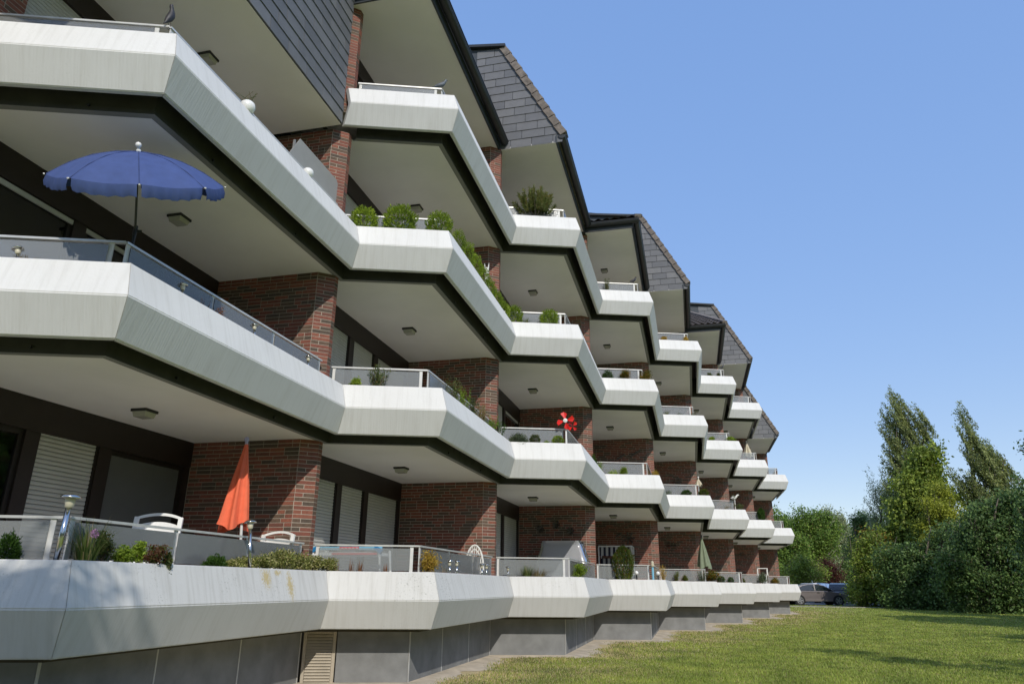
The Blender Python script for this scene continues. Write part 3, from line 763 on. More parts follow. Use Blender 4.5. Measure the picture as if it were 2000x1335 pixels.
for n in range(NB):
    if n == 0:
        # slate-clad top storey of the first bay
        zz = z3
        m = MB(); m.prism([(-9.6, 3.2), (-5.52, 3.2), (-5.52, 9.66), (-9.6, 9.66)], zz, zz + 3.3, 0, 0, 1)
        cl = part('cladding', m.mesh('cladding'), ['fascia_slate', 'soffit'], 0)
        slate_field(cl, (-5.52, 4.6, zz + 0.012), YD, XN, 0.0, 13, 0.0, lambda z: 5.05, 3)
        continue
    zz = z3 if n == 7 else z4
    cheek = n in (2, 4, 6, 7)
    y0 = 4.86 if cheek else 4.66
    m = MB(); m.prism([(-8.4, y0), (FX, y0), (FX, 9.92), (-8.4, 9.92)], zz, zz + 0.05); part('roof_soffit', m.mesh('roof_soffit'), 'soffit', n)
    m = MB(); m.box((FX, y0 - 0.03, zz - 0.03), (FX + 0.035, 9.93, zz + 0.20)); part('fascia_board', m.mesh('fascia_board'), 'fascia_slate', n)
    g = gutter_mesh(Vector((EX - 0.17, y0 - 0.03, zz + 0.19)), Vector((EX - 0.17, 9.94, zz + 0.19)), XN, 0.10); part('gutter', g.mesh('gutter'), 'gutter', n)
    rz = zz + 0.23
    if cheek:
        top = 2.95; xt = EX - 0.1 - top / SL
        m = MB()
        m.poly([(EX - 0.1, y0, rz), (EX - 0.1, 10.0, rz), (xt, 10.0, rz + top), (xt, y0, rz + top)])
        m.poly([(xt, y0, rz + top), (xt, 10.0, rz + top), (-11, 10.0, rz + top + 0.9), (-11, y0, rz + top + 0.9)])
        m.poly([(FX + 0.035, y0, zz + 0.15), (FX + 0.035, 10.0, zz + 0.15), (EX - 0.1, 10.0, rz), (EX - 0.1, y0, rz)])
        rf = part('roof', m.mesh('roof'), 'verge', n)
        m = MB(); yb = y0 + 0.02
        m.poly([(-9, yb, zz), (FX, yb, zz), (EX - 0.1, yb, rz), (xt, yb, rz + top), (-9, yb, rz + top + 0.4)])
        ck = part('cladding', m.mesh('cladding'), 'fascia_slate', n)
        lim = lambda z, zz=zz, rz=rz, xt=xt: (FX + 0.16 + 0.9 * (z)) + 8.0 if z < 0.2 else (EX - 0.13 - (z - 0.23) / SL) + 8.0
        slate_field(ck, (-8.0, y0 + 0.018, zz + 0.004), XN, YN, 0.0, 13, 0.3, lim, 20 + n)
        # verge tiles on the slope edge
        N = 11; sdv = Vector((-1 / SL, 0, 1)); 
        for i in range(N):
            za = top * i / N; ln = top / N * 1.08
            m = MB(); lift = 0.03
            a = Vector((EX - 0.12, y0 - 0.05, rz)) + sdv * za; b = a + sdv * ln; nrm = Vector((1, 0, 1 / SL)).normalized()
            m.v += [tuple(a - nrm * 0.12 + nrm * 0.02), tuple(a + nrm * (0.055 + lift)), tuple(b + nrm * 0.055), tuple(b - nrm * 0.12)]
            w = Vector((0, 0.30, 0)); m.v += [tuple(Vector(q) + w) for q in m.v[:4]]
            for f in ((0, 1, 2, 3), (7, 6, 5, 4), (0, 4, 5, 1), (1, 5, 6, 2), (2, 6, 7, 3), (3, 7, 4, 0)): m.face(f)
            m.build('verge_tile', 'verge', rf)
        m = MB(); m.bar((xt - 2.6, y0 - 0.05, rz + top + 0.42), (xt + 0.02, y0 - 0.05, rz + top + 0.03), 0.10, 0.08); m.build('ridge_trim', 'gutter', rf)
    else:
        ye = 4.46; r_ = (10.0 - ye) * 0.488
        m = MB()
        m.poly([(EX - 0.1, ye, rz), (EX - 0.1, 10.0, rz), (EX - 0.1 - r_ / SL, 10.0, rz + r_)])
        m.poly([(-9.2, ye, rz - 0.005), (EX - 0.1, ye, rz - 0.005), (EX - 0.1 - r_ / SL, 10.0, rz + r_ - 0.005), (-9.2, 10.0, rz + r_ - 0.005)])
        rf = part('roof', m.mesh('roof'), 'verge', n)
        tc = tile_cover([(-9.2, ye, rz), (EX - 0.1, ye, rz), (EX - 0.1 - r_ / SL, 10.0, rz + r_), (-9.2, 10.0, rz + r_)], 15, 17)
        tag(tc.build('tiles', 'verge', rf, smooth=False), kind='stuff')
        m = MB(); m.box((-9.2, y0 - 0.035, zz - 0.03), (FX - 0.002, y0, zz + 0.2)); part('fascia_board', m.mesh('fascia_board'), 'fascia_slate', n)
        g = gutter_mesh(Vector((-9.2, ye + 0.10, zz + 0.19)), Vector((EX - 0.08, ye + 0.10, zz + 0.19)), YN, 0.10); part('gutter', g.mesh('gutter'), 'gutter', n)
        m = MB(); m.bar((EX - 0.1, ye, rz + 0.05), (EX - 0.1 - r_ / SL, 10.0, rz + r_ + 0.05), 0.2, 0.1); m.build('hip_tiles', 'verge', rf)
ORD4 = ['ground', 'first', 'second', 'top']; BAY = ['first', 'second', 'third', 'fourth', 'fifth', 'sixth', 'seventh', 'eighth']
# ------------------------------------------------------------------ ceiling lamps under the balconies
lm_f = MB(); lm_f.box((-0.115, -0.115, -0.035), (0.115, 0.115, 0.0)); lm_fm = lm_f.mesh('base')
lm_g = MB(); lm_g.v += [(-.1, -.1, -.035), (.1, -.1, -.035), (.1, .1, -.035), (-.1, .1, -.035), (-.085, -.085, -.10), (.085, -.085, -.10), (.085, .085, -.10), (-.085, .085, -.10)]
for f in ((0, 1, 2, 3), (7, 6, 5, 4), (0, 4, 5, 1), (1, 5, 6, 2), (2, 6, 7, 3), (3, 7, 4, 0)): lm_g.face(f)
lm_gm = lm_g.mesh('cover')
for n in range(NB):
    for k in ((1, 2, 3, 4) if n in TOP3 else (1, 2, 3)):
        if k == 4 and n not in (3, 5): continue
        zc = zS + FH * k + 0.012
        if k == 4 or (k == 3 and n in (0, 7)): zc = zS + FH * k
        p = Vector((-6.75, 7.62, 0)) + off(n) + Vector((0, 0, zc))
        t = thing('ceiling_lamp', 'square black-based ceiling lamp over the %s floor balcony of the %s bay' % (ORD4[k - 1], BAY[n]), 'lamp', p, None, 'ceiling lamps under the balcony slabs')
        add('base', lm_fm, 'black_metal', t); add('cover', lm_gm, 'lamp_cover', t)
# ------------------------------------------------------------------ things on the balconies
def seg_line(n, k, seg, o=0.31):
    a = {'A': (Q0E if n == 0 else Q0), 'B': P0}[seg] + MIT * o; b = {'A': P0, 'B': Q1}[seg] + MIT * o
    e = off(n, k); z = zT - 0.055 + k * FH
    f = lambda t: Vector((a.x + (b.x - a.x) * t + e.x, a.y + (b.y - a.y) * t + e.y, z))
    return f
def planter_pos(n, k, seg, px, o=0.31):
    f = seg_line(n, k, seg, o); lo_, hi_ = -0.2, 1.15
    for _ in range(40):
        mid = (lo_ + hi_) / 2
        if to_px(f(mid))[0] < px: lo_ = mid
        else: hi_ = mid
    return f((lo_ + hi_) / 2)
def m_per_px(p): return depth_of(p) / F_PX
ORD = ['ground', 'first', 'second', 'top']

simple('seam_blue', (0.034, 0.058, 0.17), 0.8, 0.1, 9)
# ---- open blue parasol on the first floor balcony
cdp = depth_of(P0 + MIT * 0.8 + Vector((0, 0, zR + FH))) - 0.05
cc = at_depth(272, 353, cdp); R = 306 / 2 * cdp / F_PX
vd = (cc - CAMP).normalized(); ax = (cam_u - vd * cam_u.dot(vd)).normalized(); sd_v = vd.cross(ax).normalized()   # sd_v: picture right
ax = (ax - sd_v * 0.02).normalized(); ax = (ax - vd * 0.04).normalized(); sx_ = ax.cross(vd).normalized() * -1; fx_ = ax.cross(sx_)
kn = at_depth(264, 451, cdp + 0.12)
pb = Vector((kn.x - 0.01, kn.y + 0.02, zFL + FH))
par = thing('parasol', 'open blue parasol tilted over the corner of the first floor balcony', 'parasol', pb)
NRIB = 8; PH = 55 * cdp / F_PX
def canopy_pt(a, t):
    """a angle, t 0..1 from hub to rim"""
    rr = R * t; sag = 1 - 0.055 * (0.5 - 0.5 * math.cos(a * NRIB)) * t
    hgt = PH * (1 - t ** 2.1) - 0.02 * (0.5 - 0.5 * math.cos(a * NRIB)) * t
    return cc + (sx_ * math.cos(a) + fx_ * math.sin(a)) * rr * sag + ax * hgt
mb = MB(); NA, NT = 64, 8
for i in range(NT + 1):
    for j in range(NA): mb.v.append(tuple(canopy_pt(2 * math.pi * (j + 0.0) / NA, max(i / NT, 0.01)) - pb))
for i in range(NT):
    for j in range(NA): k2 = (j + 1) % NA; mb.face((i * NA + j, i * NA + k2, (i + 1) * NA + k2, (i + 1) * NA + j))
cano = mb.build('canopy', 'blue_fabric', par, smooth=True)
va = MB(); per = NA // NRIB
for s in range(NRIB):
    b = len(va.v); M_ = 16
    for i in range(M_ + 1):
        u = 0.03 + 0.94 * i / M_; a = 2 * math.pi * (s + u) / NRIB; p = canopy_pt(a, 1.0)
        outw = (sx_ * math.cos(a) + fx_ * math.sin(a))
        drop = 0.125 + 0.008 * math.sin(i * 1.7 + s); wob = 0.012 * math.sin(i * 2.3 + s * 2)
        dn = (-ax * 0.75 - ez * 0.25)
        va.v.append(tuple(p - pb)); va.v.append(tuple(p + dn * drop * 0.55 + outw * (0.012 + wob) - pb)); va.v.append(tuple(p + dn * drop + outw * (wob * 1.6) - pb))
    for i in range(M_):
        for r_ in range(2): q = b + i * 3 + r_; va.face((q, q + 3, q + 4, q + 1))
va.build('valance', 'blue_fabric', cano, smooth=True)
sm_ = MB()
for s in range(NRIB):
    a = 2 * math.pi * s / NRIB; sm_.tube([canopy_pt(a, t_) + ax * 0.003 - pb for t_ in (0.04, 0.25, 0.5, 0.75, 1.0)], 0.006, 5)
sm_.build('seam', 'seam_blue', cano)
rb_ = MB()
for s in range(NRIB):
    a = 2 * math.pi * s / NRIB; rb_.tube([canopy_pt(a, t) - ax * 0.012 - pb for t in (0.05, 0.35, 0.7, 1.0)], 0.004, 5)
    e = canopy_pt(a, 1.0) + (sx_ * math.cos(a) + fx_ * math.sin(a)) * 0.012 - pb; rb_.tube([e, e + (sx_ * math.cos(a) + fx_ * math.sin(a)) * 0.014], 0.009, 6, 1)
rb_.build('rib', ['dark_pole', 'white_plastic'], cano)
mb = MB(); mb.tube([(0, 0, 0), kn - pb], 0.016, 10); mb.tube([kn - pb, cc + ax * PH - pb], 0.012, 10); mb.tube([kn - pb - ez * 0.05, kn - pb + ez * 0.06], 0.022, 8)
mb.tube([kn - pb + sx_ * 0.02, kn - pb + sx_ * 0.065], 0.014, 8)
mb.build('pole', 'dark_pole', par)
mb = MB(); tp = cc + ax * (PH - 0.005) - pb
rot = ax.to_track_quat('Z', 'Y')
mb.lathe([(0.001, -0.01), (0.022, -0.008), (0.024, 0.025), (0.014, 0.034), (0.013, 0.045), (0.027, 0.058), (0.031, 0.078), (0.024, 0.098), (0.002, 0.108)], 14)
add('finial', mb.mesh('finial', True), 'white_plastic', par, tp).rotation_euler = rot.to_euler()
mb = MB(); mb.lathe([(0.001, 0), (0.22, 0), (0.22, 0.05), (0.03, 0.09), (0.025, 0.3)], 20); mb.build('stand', 'dark_pole', par)

# ---- closed parasols
def closed_parasol(base, ztop, zbot, rbot, lean, mat, knob, label, polemat, seed, tip=None):
    t = thing('parasol', label, 'parasol', base); r = random.Random(seed); H_ = ztop - base.z; hb = zbot - base.z
    if tip is not None: t.rotation_euler = (0, math.atan2(tip.x - base.x, ztop - base.z), 0)
    mb = MB(); NS, NT = 40, 10
    for i in range(NT + 1):
        f = i / NT; z = H_ - 0.06 - (H_ - 0.06 - hb) * f
        rr = 0.022 + (rbot - 0.022) * f ** 0.9
        for j in range(NS):
            a = 2 * math.pi * j / NS
            fold = 1 + 0.30 * math.cos(a * 6 + 0.5 * math.sin(f * 3)) * min(1, f * 2.2) + 0.10 * math.cos(a * 13 + seed)
            zz = z + (0.05 * math.sin(a * 3 + seed) if i == NT else 0)
            mb.v.append((math.cos(a) * rr * fold + lean[0] * f, math.sin(a) * rr * fold + lean[1] * f, zz))
    for i in range(NT):
        for j in range(NS): k2 = (j + 1) % NS; mb.face((i * NS + j, i * NS + k2, (i + 1) * NS + k2, (i + 1) * NS + j))
    mb.build('canopy', mat, t, smooth=True)
    mb = MB(); mb.tube([(0, 0, 0), (0, 0, H_ - 0.02)], 0.018, 8); mb.build('pole', polemat, t)
    mb = MB(); mb.lathe([(0.002, H_ - 0.07), (0.024, H_ - 0.06), (0.020, H_ - 0.02), (0.032, H_ + 0.0), (0.030, H_ + 0.03), (0.004, H_ + 0.045)], 12); mb.build('finial', knob, t, smooth=True)
    mb = MB(); mb.lathe([(0.002, 0), (0.20, 0), (0.20, 0.05), (0.03, 0.09), (0.028, 0.25)], 18); mb.build('stand', polemat, t)
    return t
def balcony_pt(px, py, X, n, k): p = at_X(px, py, X + n * TX); return Vector((p.x, p.y, zFL + k * FH))
def balcony_py(px, py, Yl, n, k): p = at_Y(px, py, Yl + n * TY); return Vector((p.x, p.y, zFL + k * FH))
p = balcony_pt(479, 1050, -5.66, 0, 0)
closed_parasol(p, at_Y(482, 858, p.y).z, at_Y(470, 1028, p.y).z, 0.17, (-0.13, 0.0), 'orange_fabric', 'lavender_plastic', 'folded orange parasol standing before the brick wall on the ground floor balcony', 'post_white', 2, tip=at_Y(482, 858, p.y))
p = balcony_py(1373, 1090, 8.7, 4, 0)
closed_parasol(p, min(at_Y(1370, 1046, p.y).z, zS + FH - 0.05), at_Y(1373, 1108, p.y).z, 0.21, (0.03, 0), 'green_fabric', 'dark_pole', 'folded sage green parasol on a ground floor balcony in front of brick', 'post_white', 5)
p = balcony_py(1460, 885, 7.5, 6, 2)
closed_parasol(p, at_Y(1459, 862, p.y).z, at_Y(1460, 893, p.y).z, 0.20, (0, 0), 'beige_fabric', 'white_plastic', 'folded cream parasol on a second floor balcony under the far roof', 'post_white', 8)
p = balcony_py(1365, 952, 8.9, 4, 1)
closed_parasol(p, at_Y(1364, 932, p.y).z, at_Y(1365, 948, p.y).z, 0.12, (0, 0), 'beige_fabric', 'white_plastic', 'small furled straw coloured parasol behind a first floor railing', 'post_white', 9)

# ---- plastic chairs
def plastic_chair(base, yaw, hback, label):
    t = thing('garden_chair', label, 'chair', base, (0, 0, yaw)); W = 0.26
    mb = MB(); mb.box((-W, -0.24, 0.40), (W, 0.22, 0.425)); mb.build('seat', 'white_plastic', t)
    for x in (-W + 0.02, W - 0.02):
        for y, dy in ((-0.22, -0.04), (0.20, 0.07)): m = MB(); m.tube([(x * 1.08, y + dy, 0), (x, y, 0.41)], [0.018, 0.024], 8); m.build('leg', 'white_plastic', t)
    mb = MB(); N = 12; b = len(mb.v)
    # back: frame round a slot over a solid panel
    def bp(u, z): return (u * W, 0.20 + 0.12 * (z - 0.42) / 0.6 + 0.035 * (1 - u * u) , z)
    top = lambda u: hback - 0.055 * u * u
    for i in range(N):
        u0_, u1_ = -1 + 2 * i / N, -1 + 2 * (i + 1) / N
        for lo_, hi_ in ((lambda u: 0.42, lambda u: top(u) - 0.105), (lambda u: top(u) - 0.032, top)):
            q = [bp(u0_, lo_(u0_)), bp(u1_, lo_(u1_)), bp(u1_, hi_(u1_)), bp(u0_, hi_(u0_))]
            mb.poly(q); mb.poly([(x, y + 0.02, z) for x, y, z in reversed(q)])
            for e0, e1 in ((0, 1), (2, 3)): mb.poly([q[e0], q[e1], (q[e1][0], q[e1][1] + .02, q[e1][2]), (q[e0][0], q[e0][1] + .02, q[e0][2])])
    for u in (-1, 1): a_ = bp(u * 0.95, 0.40); c_ = bp(u * 0.95, top(u)); mb.bar(a_, c_, 0.05, 0.035, 0, up=(0, 1, 0))
    mb.build('backrest', 'white_plastic', t)
    for x in (-W, W): m = MB(); m.bar((x, -0.22, 0.63), (x, 0.24, 0.66), 0.05, 0.025); m.bar((x, -0.21, 0.41), (x, -0.21, 0.63), 0.035, 0.03); m.build('armrest', 'white_plastic', t)
p = balcony_pt(292, 1020, -6.02, 0, 0)
plastic_chair(p, YAW + 0.15, at_Y(292, 1000, p.y + 0.25).z - p.z, 'white plastic chair with slotted back beside the grey balcony door')
p = balcony_pt(518, 1050, -5.82, 0, 0)
plastic_chair(p, YAW - 0.3, at_Y(518, 1035, p.y + 0.2).z - p.z, 'white plastic chair against the brick wall below the orange parasol')
# ---- white wicker chair
p = balcony_py(926, 1080, 8.7, 1, 0)
t = thing('wicker_chair', 'white wicker armchair with rounded back on the second bay ground floor', 'chair', p, (0, 0, YAW))
hb = at_Y(926, 1064, p.y + 0.2).z - p.z; WR = 0.17
mb = MB(); mb.lathe([(0.002, 0.40), (WR, 0.40), (WR, 0.44), (0.002, 0.44)], 18); mb.build('seat', 'wicker', t)
mb = MB()
arc = [(WR * 1.05 * math.cos(a), 0.16 + 0.03 * math.sin(a), 0.55 + (hb - 0.55) * math.sin(a)) for a in [math.pi * i / 14 for i in range(15)]]
mb.tube(arc, 0.018, 7); mb.tube([(x * 0.72, y, 0.45 + (z - 0.45) * 0.86) for x, y, z in arc], 0.012, 6)
for i in range(1, 14): mb.tube([(arc[i][0] * 0.55, 0.17, 0.43), arc[i]], 0.008, 5)
mb.build('backrest', 'wicker', t)
for a in range(4): m = MB(); m.tube([(0.19 * (1 if a % 2 else -1), 0.17 * (1 if a > 1 else -1), 0), (0.17 * (1 if a % 2 else -1), 0.15 * (1 if a > 1 else -1), 0.41)], 0.016, 6); m.build('leg', 'wicker', t)
# ---- garden swing under a clear tarpaulin (third bay) and striped one (fourth bay)
Yt = WY + 2 * TY - 1.05
tl_, tr_, bl_, br_ = at_Y(1055, 1054, Yt), at_Y(1126, 1054, Yt), at_Y(1041, 1112, Yt), at_Y(1150, 1112, Yt)
zf = zFL; t = thing('covered_swing', 'garden swing seat wrapped in clear plastic sheeting on the third bay ground floor', 'garden swing', ((bl_.x + br_.x) / 2, Yt + 0.4, zf)); o_ = Vector(t.location)
mb = MB(); rows = []
for f in range(9):
    g = f / 8; zt_ = tl_.z + (zf - tl_.z) * g; w0 = tl_.x + (bl_.x - tl_.x) * min(1, g * 1.5) ; w1 = tr_.x + (br_.x - tr_.x) * min(1, g * 1.5) ** 0.6
    yf = Yt + 0.30 * (1 - min(1, g * 1.6)); yb = Yt + 0.62 + 0.3 * min(1, g * 1.6); ring = []
    for i in range(10): ring.append((w0 + (w1 - w0) * i / 9, yf + 0.02 * rng.uniform(-1, 1), zt_))
    for i in range(1, 6): ring.append((w1 + 0.03 * rng.uniform(-1, 1), yf + (yb - yf) * i / 6, zt_))
    for i in range(10): ring.append((w1 + (w0 - w1) * i / 9, yb, zt_))
    for i in range(1, 6): ring.append((w0 + 0.03 * rng.uniform(-1, 1), yb + (yf - yb) * i / 6, zt_))
    rows.append([tuple(Vector(q) - o_) for q in ring])
for r_ in rows: mb.v += r_
NR = len(rows[0])
for i in range(8):
    for j in range(NR): k2 = (j + 1) % NR; mb.face((i * NR + j, i * NR + k2, (i + 1) * NR + k2, (i + 1) * NR + j))
mb.face(range(NR)); mb.build('tarpaulin', 'tarp', t, smooth=True)
mb = MB()
for x in (bl_.x + 0.18, br_.x - 0.18):
    mb.tube([Vector((x, Yt + 0.06, zf)) - o_, Vector((x, Yt + 0.44, tl_.z - 0.05)) - o_, Vector((x, Yt + 0.85, zf)) - o_], 0.022, 7)
mb.tube([Vector((bl_.x + .18, Yt + .44, tl_.z - .05)) - o_, Vector((br_.x - .18, Yt + .44, tl_.z - .05)) - o_], 0.022, 7)
mb.build('frame', 'dark_pole', t)
mb = MB(); mb.box(tuple(Vector((bl_.x + .25, Yt + .25, zf + .42)) - o_), tuple(Vector((br_.x - .25, Yt + .7, zf + .5)) - o_)); mb.build('seat', 'grey_panel', t)
Yt = WY + 3 * TY - 1.0
a_, b_ = at_Y(1169, 1066, Yt), at_Y(1234, 1066, Yt)
t = thing('garden_swing', 'navy and white striped garden swing with flat canopy behind the thuja', 'garden swing', ((a_.x + b_.x) / 2, Yt + .3, zFL)); o_ = Vector(t.location)
mb = MB()
for x in (a_.x, b_.x): mb.tube([Vector((x, Yt, zFL)) - o_, Vector((x, Yt, a_.z)) - o_, Vector((x, Yt + .7, a_.z)) - o_, Vector((x, Yt + .7, zFL)) - o_], 0.02, 6)
mb.tube([Vector((a_.x, Yt, a_.z)) - o_, Vector((b_.x, Yt, a_.z)) - o_], 0.022, 6)
mb.build('frame', 'white_plastic', t)
for nm, z0_, z1_, y_ in (('canopy_valance', a_.z - 0.30, a_.z - 0.02, Yt - 0.0), ('backrest', zFL + 0.45, a_.z - 0.36, Yt + 0.45)):
    mb = MB(); N = 14
    for i in range(N):
        x0_, x1_ = a_.x + (b_.x - a_.x) * i / N, a_.x + (b_.x - a_.x) * (i + 1) / N
        mb.poly([Vector((x0_, y_, z0_)) - o_, Vector((x1_, y_, z0_)) - o_, Vector((x1_, y_ + .04, z1_)) - o_, Vector((x0_, y_ + .04, z1_)) - o_], i % 2)
    mb.build(nm, ['navy_cloth', 'white_cloth'], t)
mb = MB(); mb.box(tuple(Vector((a_.x + .05, Yt + .05, zFL + .4)) - o_), tuple(Vector((b_.x - .05, Yt + .5, zFL + .47)) - o_)); mb.build('seat', 'navy_cloth', t)

# ---- blue and white play table frame behind the glass of the second bay
a_, b_ = at_X(632, 1068, RA1.x + TX - 0.9), at_X(742, 1072, RA1.x + TX - 0.9)
Yp = 10.6 + 0.25; a_, b_ = at_Y(610, 1070, Yp), at_Y(744, 1072, Yp)
t = thing('play_table', 'blue and white folding play table with red trim behind the balcony glass', 'play table', ((a_.x + b_.x) / 2, Yp, zFL)); o_ = Vector(t.location)
hz = a_.z - zFL; L2 = (b_.x - a_.x) / 2
mb = MB(); mb.bar((-L2, 0, hz), (L2, 0.05, hz), 0.03, 0.05); mb.build('front_bar', 'light_blue_plastic', t)
mb = MB(); mb.box((-L2, 0.02, hz - 0.11), (L2 * 0.9, 0.5, hz - 0.06)); mb.build('table_top', 'white_plastic', t)
mb = MB(); mb.bar((-L2 * 0.4, -0.01, hz - 0.085), (L2 * 0.9, -0.01, hz - 0.085), 0.012, 0.03); mb.build('trim', 'red_plastic', t)
mb = MB(); mb.bar((-0.18 * L2, -0.02, hz), (0.38 * L2, -0.018, hz), 0.008, 0.035); lb_ = mb.build('name_plate', 'red_plastic', t)
mb = MB()
for i in range(5): x = (-0.12 + i * 0.105) * L2; mb.box((x, -0.028, hz - 0.008), (x + 0.055 * L2, -0.025, hz + 0.008))
mb.build('lettering', 'white_plastic', lb_)
for sx in (-1, 1):
    for y in (0.0, 0.42):
        m = MB(); m.tube([(sx * (L2 - 0.03), y, hz - 0.02), (sx * (L2 + 0.05), y, 0)], [0.02, 0.016], 7); m.build('leg', 'white_plastic', t)
    m = MB(); m.bar((sx * (L2 - 0.10), 0, hz + 0.01), (sx * (L2 + 0.02), 0, hz - 0.06), 0.06, 0.06); m.build('corner_cap', 'blue_plastic', t)

# ---- solar lamps
def solar_lamp(base, top, capr, label, group=None):
    t = thing('solar_lamp', label, 'solar lamp', base, None, group); d = Vector(top) - Vector(base); L = d.length; rot = d.to_track_quat('Z', 'Y').to_euler(); t.rotation_euler = rot
    s = capr / 0.085
    mb = MB(); mb.tube([(0, 0, 0), (0, 0, L - 0.13 * s)], 0.024 * min(s, 1), 12); mb.build('pole', 'steel', t, smooth=True)
    mb = MB(); mb.lathe([(0.02 * s, L - 0.135 * s), (0.036 * s, L - 0.12 * s), (0.045 * s, L - 0.05 * s), (0.03 * s, L - 0.04 * s)], 14); mb.build('lamp_glass', 'lamp_glass', t, smooth=True)
    mb = MB(); mb.lathe([(0.02 * s, L - 0.05 * s), (0.085 * s, L - 0.045 * s), (0.083 * s, L - 0.032 * s), (0.05 * s, L - 0.006 * s), (0.012 * s, L)], 18); mb.build('cap', 'steel', t, smooth=True)
def planted(n, k, seg, px, ytop, capr, label, group=None, dx=0.0, o=0.22):
    b = planter_pos(n, k, seg, px, o); q = at_Y(px + dx, ytop, b.y)
    solar_lamp(b, Vector((q.x, b.y, q.z)), capr, label, group)
planted(0, 0, 'A', 106, 962, 0.085, 'tall tilted steel solar lamp at the corner of the ground floor planter', dx=35)
planted(0, 0, 'B', 487, 1014, 0.075, 'upright steel solar lamp among variegated ground cover', dx=2)
for px, yt in ((878, 1092), (892, 1093), (941, 1099), (950, 1100)): planted(1, 0, 'B', px, yt, 0.06, 'small steel solar lamp in the slanting planter of the second bay', 'small solar lamps in the second bay planter')
planted(2, 0, 'A', 992, 1105, 0.055, 'single small solar lamp at the start of the third bay ground floor planter')
for px, yt in ((357, 553), (497, 632), (602, 694)): planted(0, 1, 'B', px, yt, 0.055, 'small steel solar lamp behind the glass of the slanting first floor planter', 'solar lamps on the first floor')
planted(0, 1, 'A', 35, 482, 0.055, 'steel solar lamp beside dry grass in the first floor planter')
def globe_lamp(n, k, seg, px, yc, r):
    b = planter_pos(n, k, seg, px); q = at_Y(px, yc, b.y); t = thing('globe_lamp', 'white globe lamp on a black stake in the ground floor planter', 'garden lamp', b, None, 'white globe lamps by the thuja')
    h = q.z - b.z; mb = MB(); mb.lathe([(0.004, h - r), (r * .6, h - r * .8), (r, h), (r * .7, h + r * .7), (0.004, h + r)], 14); mb.build('globe', 'white_paint_gloss', t, smooth=True)
    mb = MB(); mb.tube([(0, 0, 0), (0, 0, h - r * .9)], 0.02, 8); mb.build('stake', 'black_metal', t)
globe_lamp(3, 0, 'A', 1244, 1118, 0.055); globe_lamp(3, 0, 'A', 1286, 1119, 0.055)

# ---- garden windmill
b = planter_pos(2, 1, 'A', 1106); mp = m_per_px(b)
t = thing('garden_windmill', 'red garden windmill with white hub on a white post at a first floor balcony corner', 'windmill', b)
q = at_Y(1105, 822, b.y); h = q.z - b.z
mb = MB(); mb.tube([(0, 0, 0), (0, 0, h)], 0.02, 8); mb.build('post', 'white_plastic', t)
def rotor(name, c, rad, n_, mats, par_, ph=0.3):
    mb = MB()
    for i in range(n_):
        a = 2 * math.pi * i / n_ + ph; u = Vector((math.cos(a), 0, math.sin(a))); w = Vector((-math.sin(a), 0, math.cos(a)))
        mb.poly([c + u * rad * .12, c + u * rad * .75 - w * rad * .42, c + u * rad * 1.05 - w * rad * .12, c + u * rad * .95 + w * rad * .30 + Vector((0, -.03, 0))])
    mb.build(name, mats, par_)
rotor('blade_wheel', Vector((0, -0.05, h)), 17 * mp, 4, 'red_plastic', t)
rotor('blade_wheel', Vector((13 * mp, 0.03, h - 10 * mp)), 10 * mp, 4, 'red_plastic', t, 0.8)
mb = MB(); mb.lathe([(0.002, -0.02), (4.2 * mp, -0.02), (4.2 * mp, 0.01), (0.002, 0.02)], 14); hub = mb.build('hub', 'white_plastic', t, (0, -0.08, h)); hub.rotation_euler = (math.pi / 2, 0, 0)

# ---- birds
def bird(base, length, yaw, mat, label, group=None, name='bird', up=0.0):
    t = thing(name, label, 'bird', base, (0, 0, yaw), group); L = length
    spine = [(-0.52, 0.16, .012), (-0.40, 0.20, .035), (-0.25, 0.27, .095), (-0.08, 0.34, .145), (0.08, 0.42, .150), (0.20, 0.54, .115), (0.27, 0.66, .075), (0.31, 0.75, .078), (0.34, 0.81, .070), (0.40, 0.82, .035), (0.45, 0.81, .008)]
    cu, su = math.cos(up), math.sin(up); spine = [(x * cu - (z - .36) * su, .36 + (z - .36) * cu + x * su, r) for x, z, r in spine]
    lift = max(0, .03 - min(z - r for x, z, r in spine)); spine = [(x, z + lift, r) for x, z, r in spine]
    mb = MB(); mb.tube([(x * L, 0, z * L) for x, z, r in spine], [r * L for x, z, r in spine], 12); mb.build('body', mat, t, smooth=True)
    for s in (-1, 1): m = MB(); m.tube([(0.02 * L, s * .05 * L, 0.30 * L), (0.05 * L, s * .05 * L, 0.02)], 0.014 * L, 5); m.tube([(-0.02 * L, s * .05 * L, 0.012), (0.12 * L, s * .05 * L, 0.012)], 0.012 * L, 5); m.build('leg', 'beak', t)
def rail_pt(n, k, px, seg='A'):
    a = (RA0E if n == 0 else RA0) + off(n, k); b_ = RA1 + off(n, k); lo_, hi_ = 0., 0.995
    for _ in range(40):
        mid = (lo_ + hi_) / 2; p = a.lerp(b_, mid)
        if to_px((p.x, p.y, zR + k * FH))[0] < px: lo_ = mid
        else: hi_ = mid
    p = a.lerp(b_, lo_); return Vector((p.x, p.y, zR + k * FH))
bird(rail_pt(0, 2, 345) - Vector((0, 0, .035)), 0.30, YAW + 1.2, 'bird_dark', 'dark upright bird figure on the second floor railing corner', up=0.75)
bird(rail_pt(1, 3, 860) - Vector((0, 0, .03)), 0.30, YAW + 0.2, 'bird_grey', 'grey pigeon on the top floor railing end, facing the lawn')
bird(rail_pt(3, 3, 1237), 0.30, YAW + 0.4, 'bird_dark', 'black raven figure on a top floor railing near the tiled eave')
bird(rail_pt(5, 3, 1410), 0.28, YAW + 0.4, 'bird_dark', 'black raven figure on the top floor railing of the sixth bay')
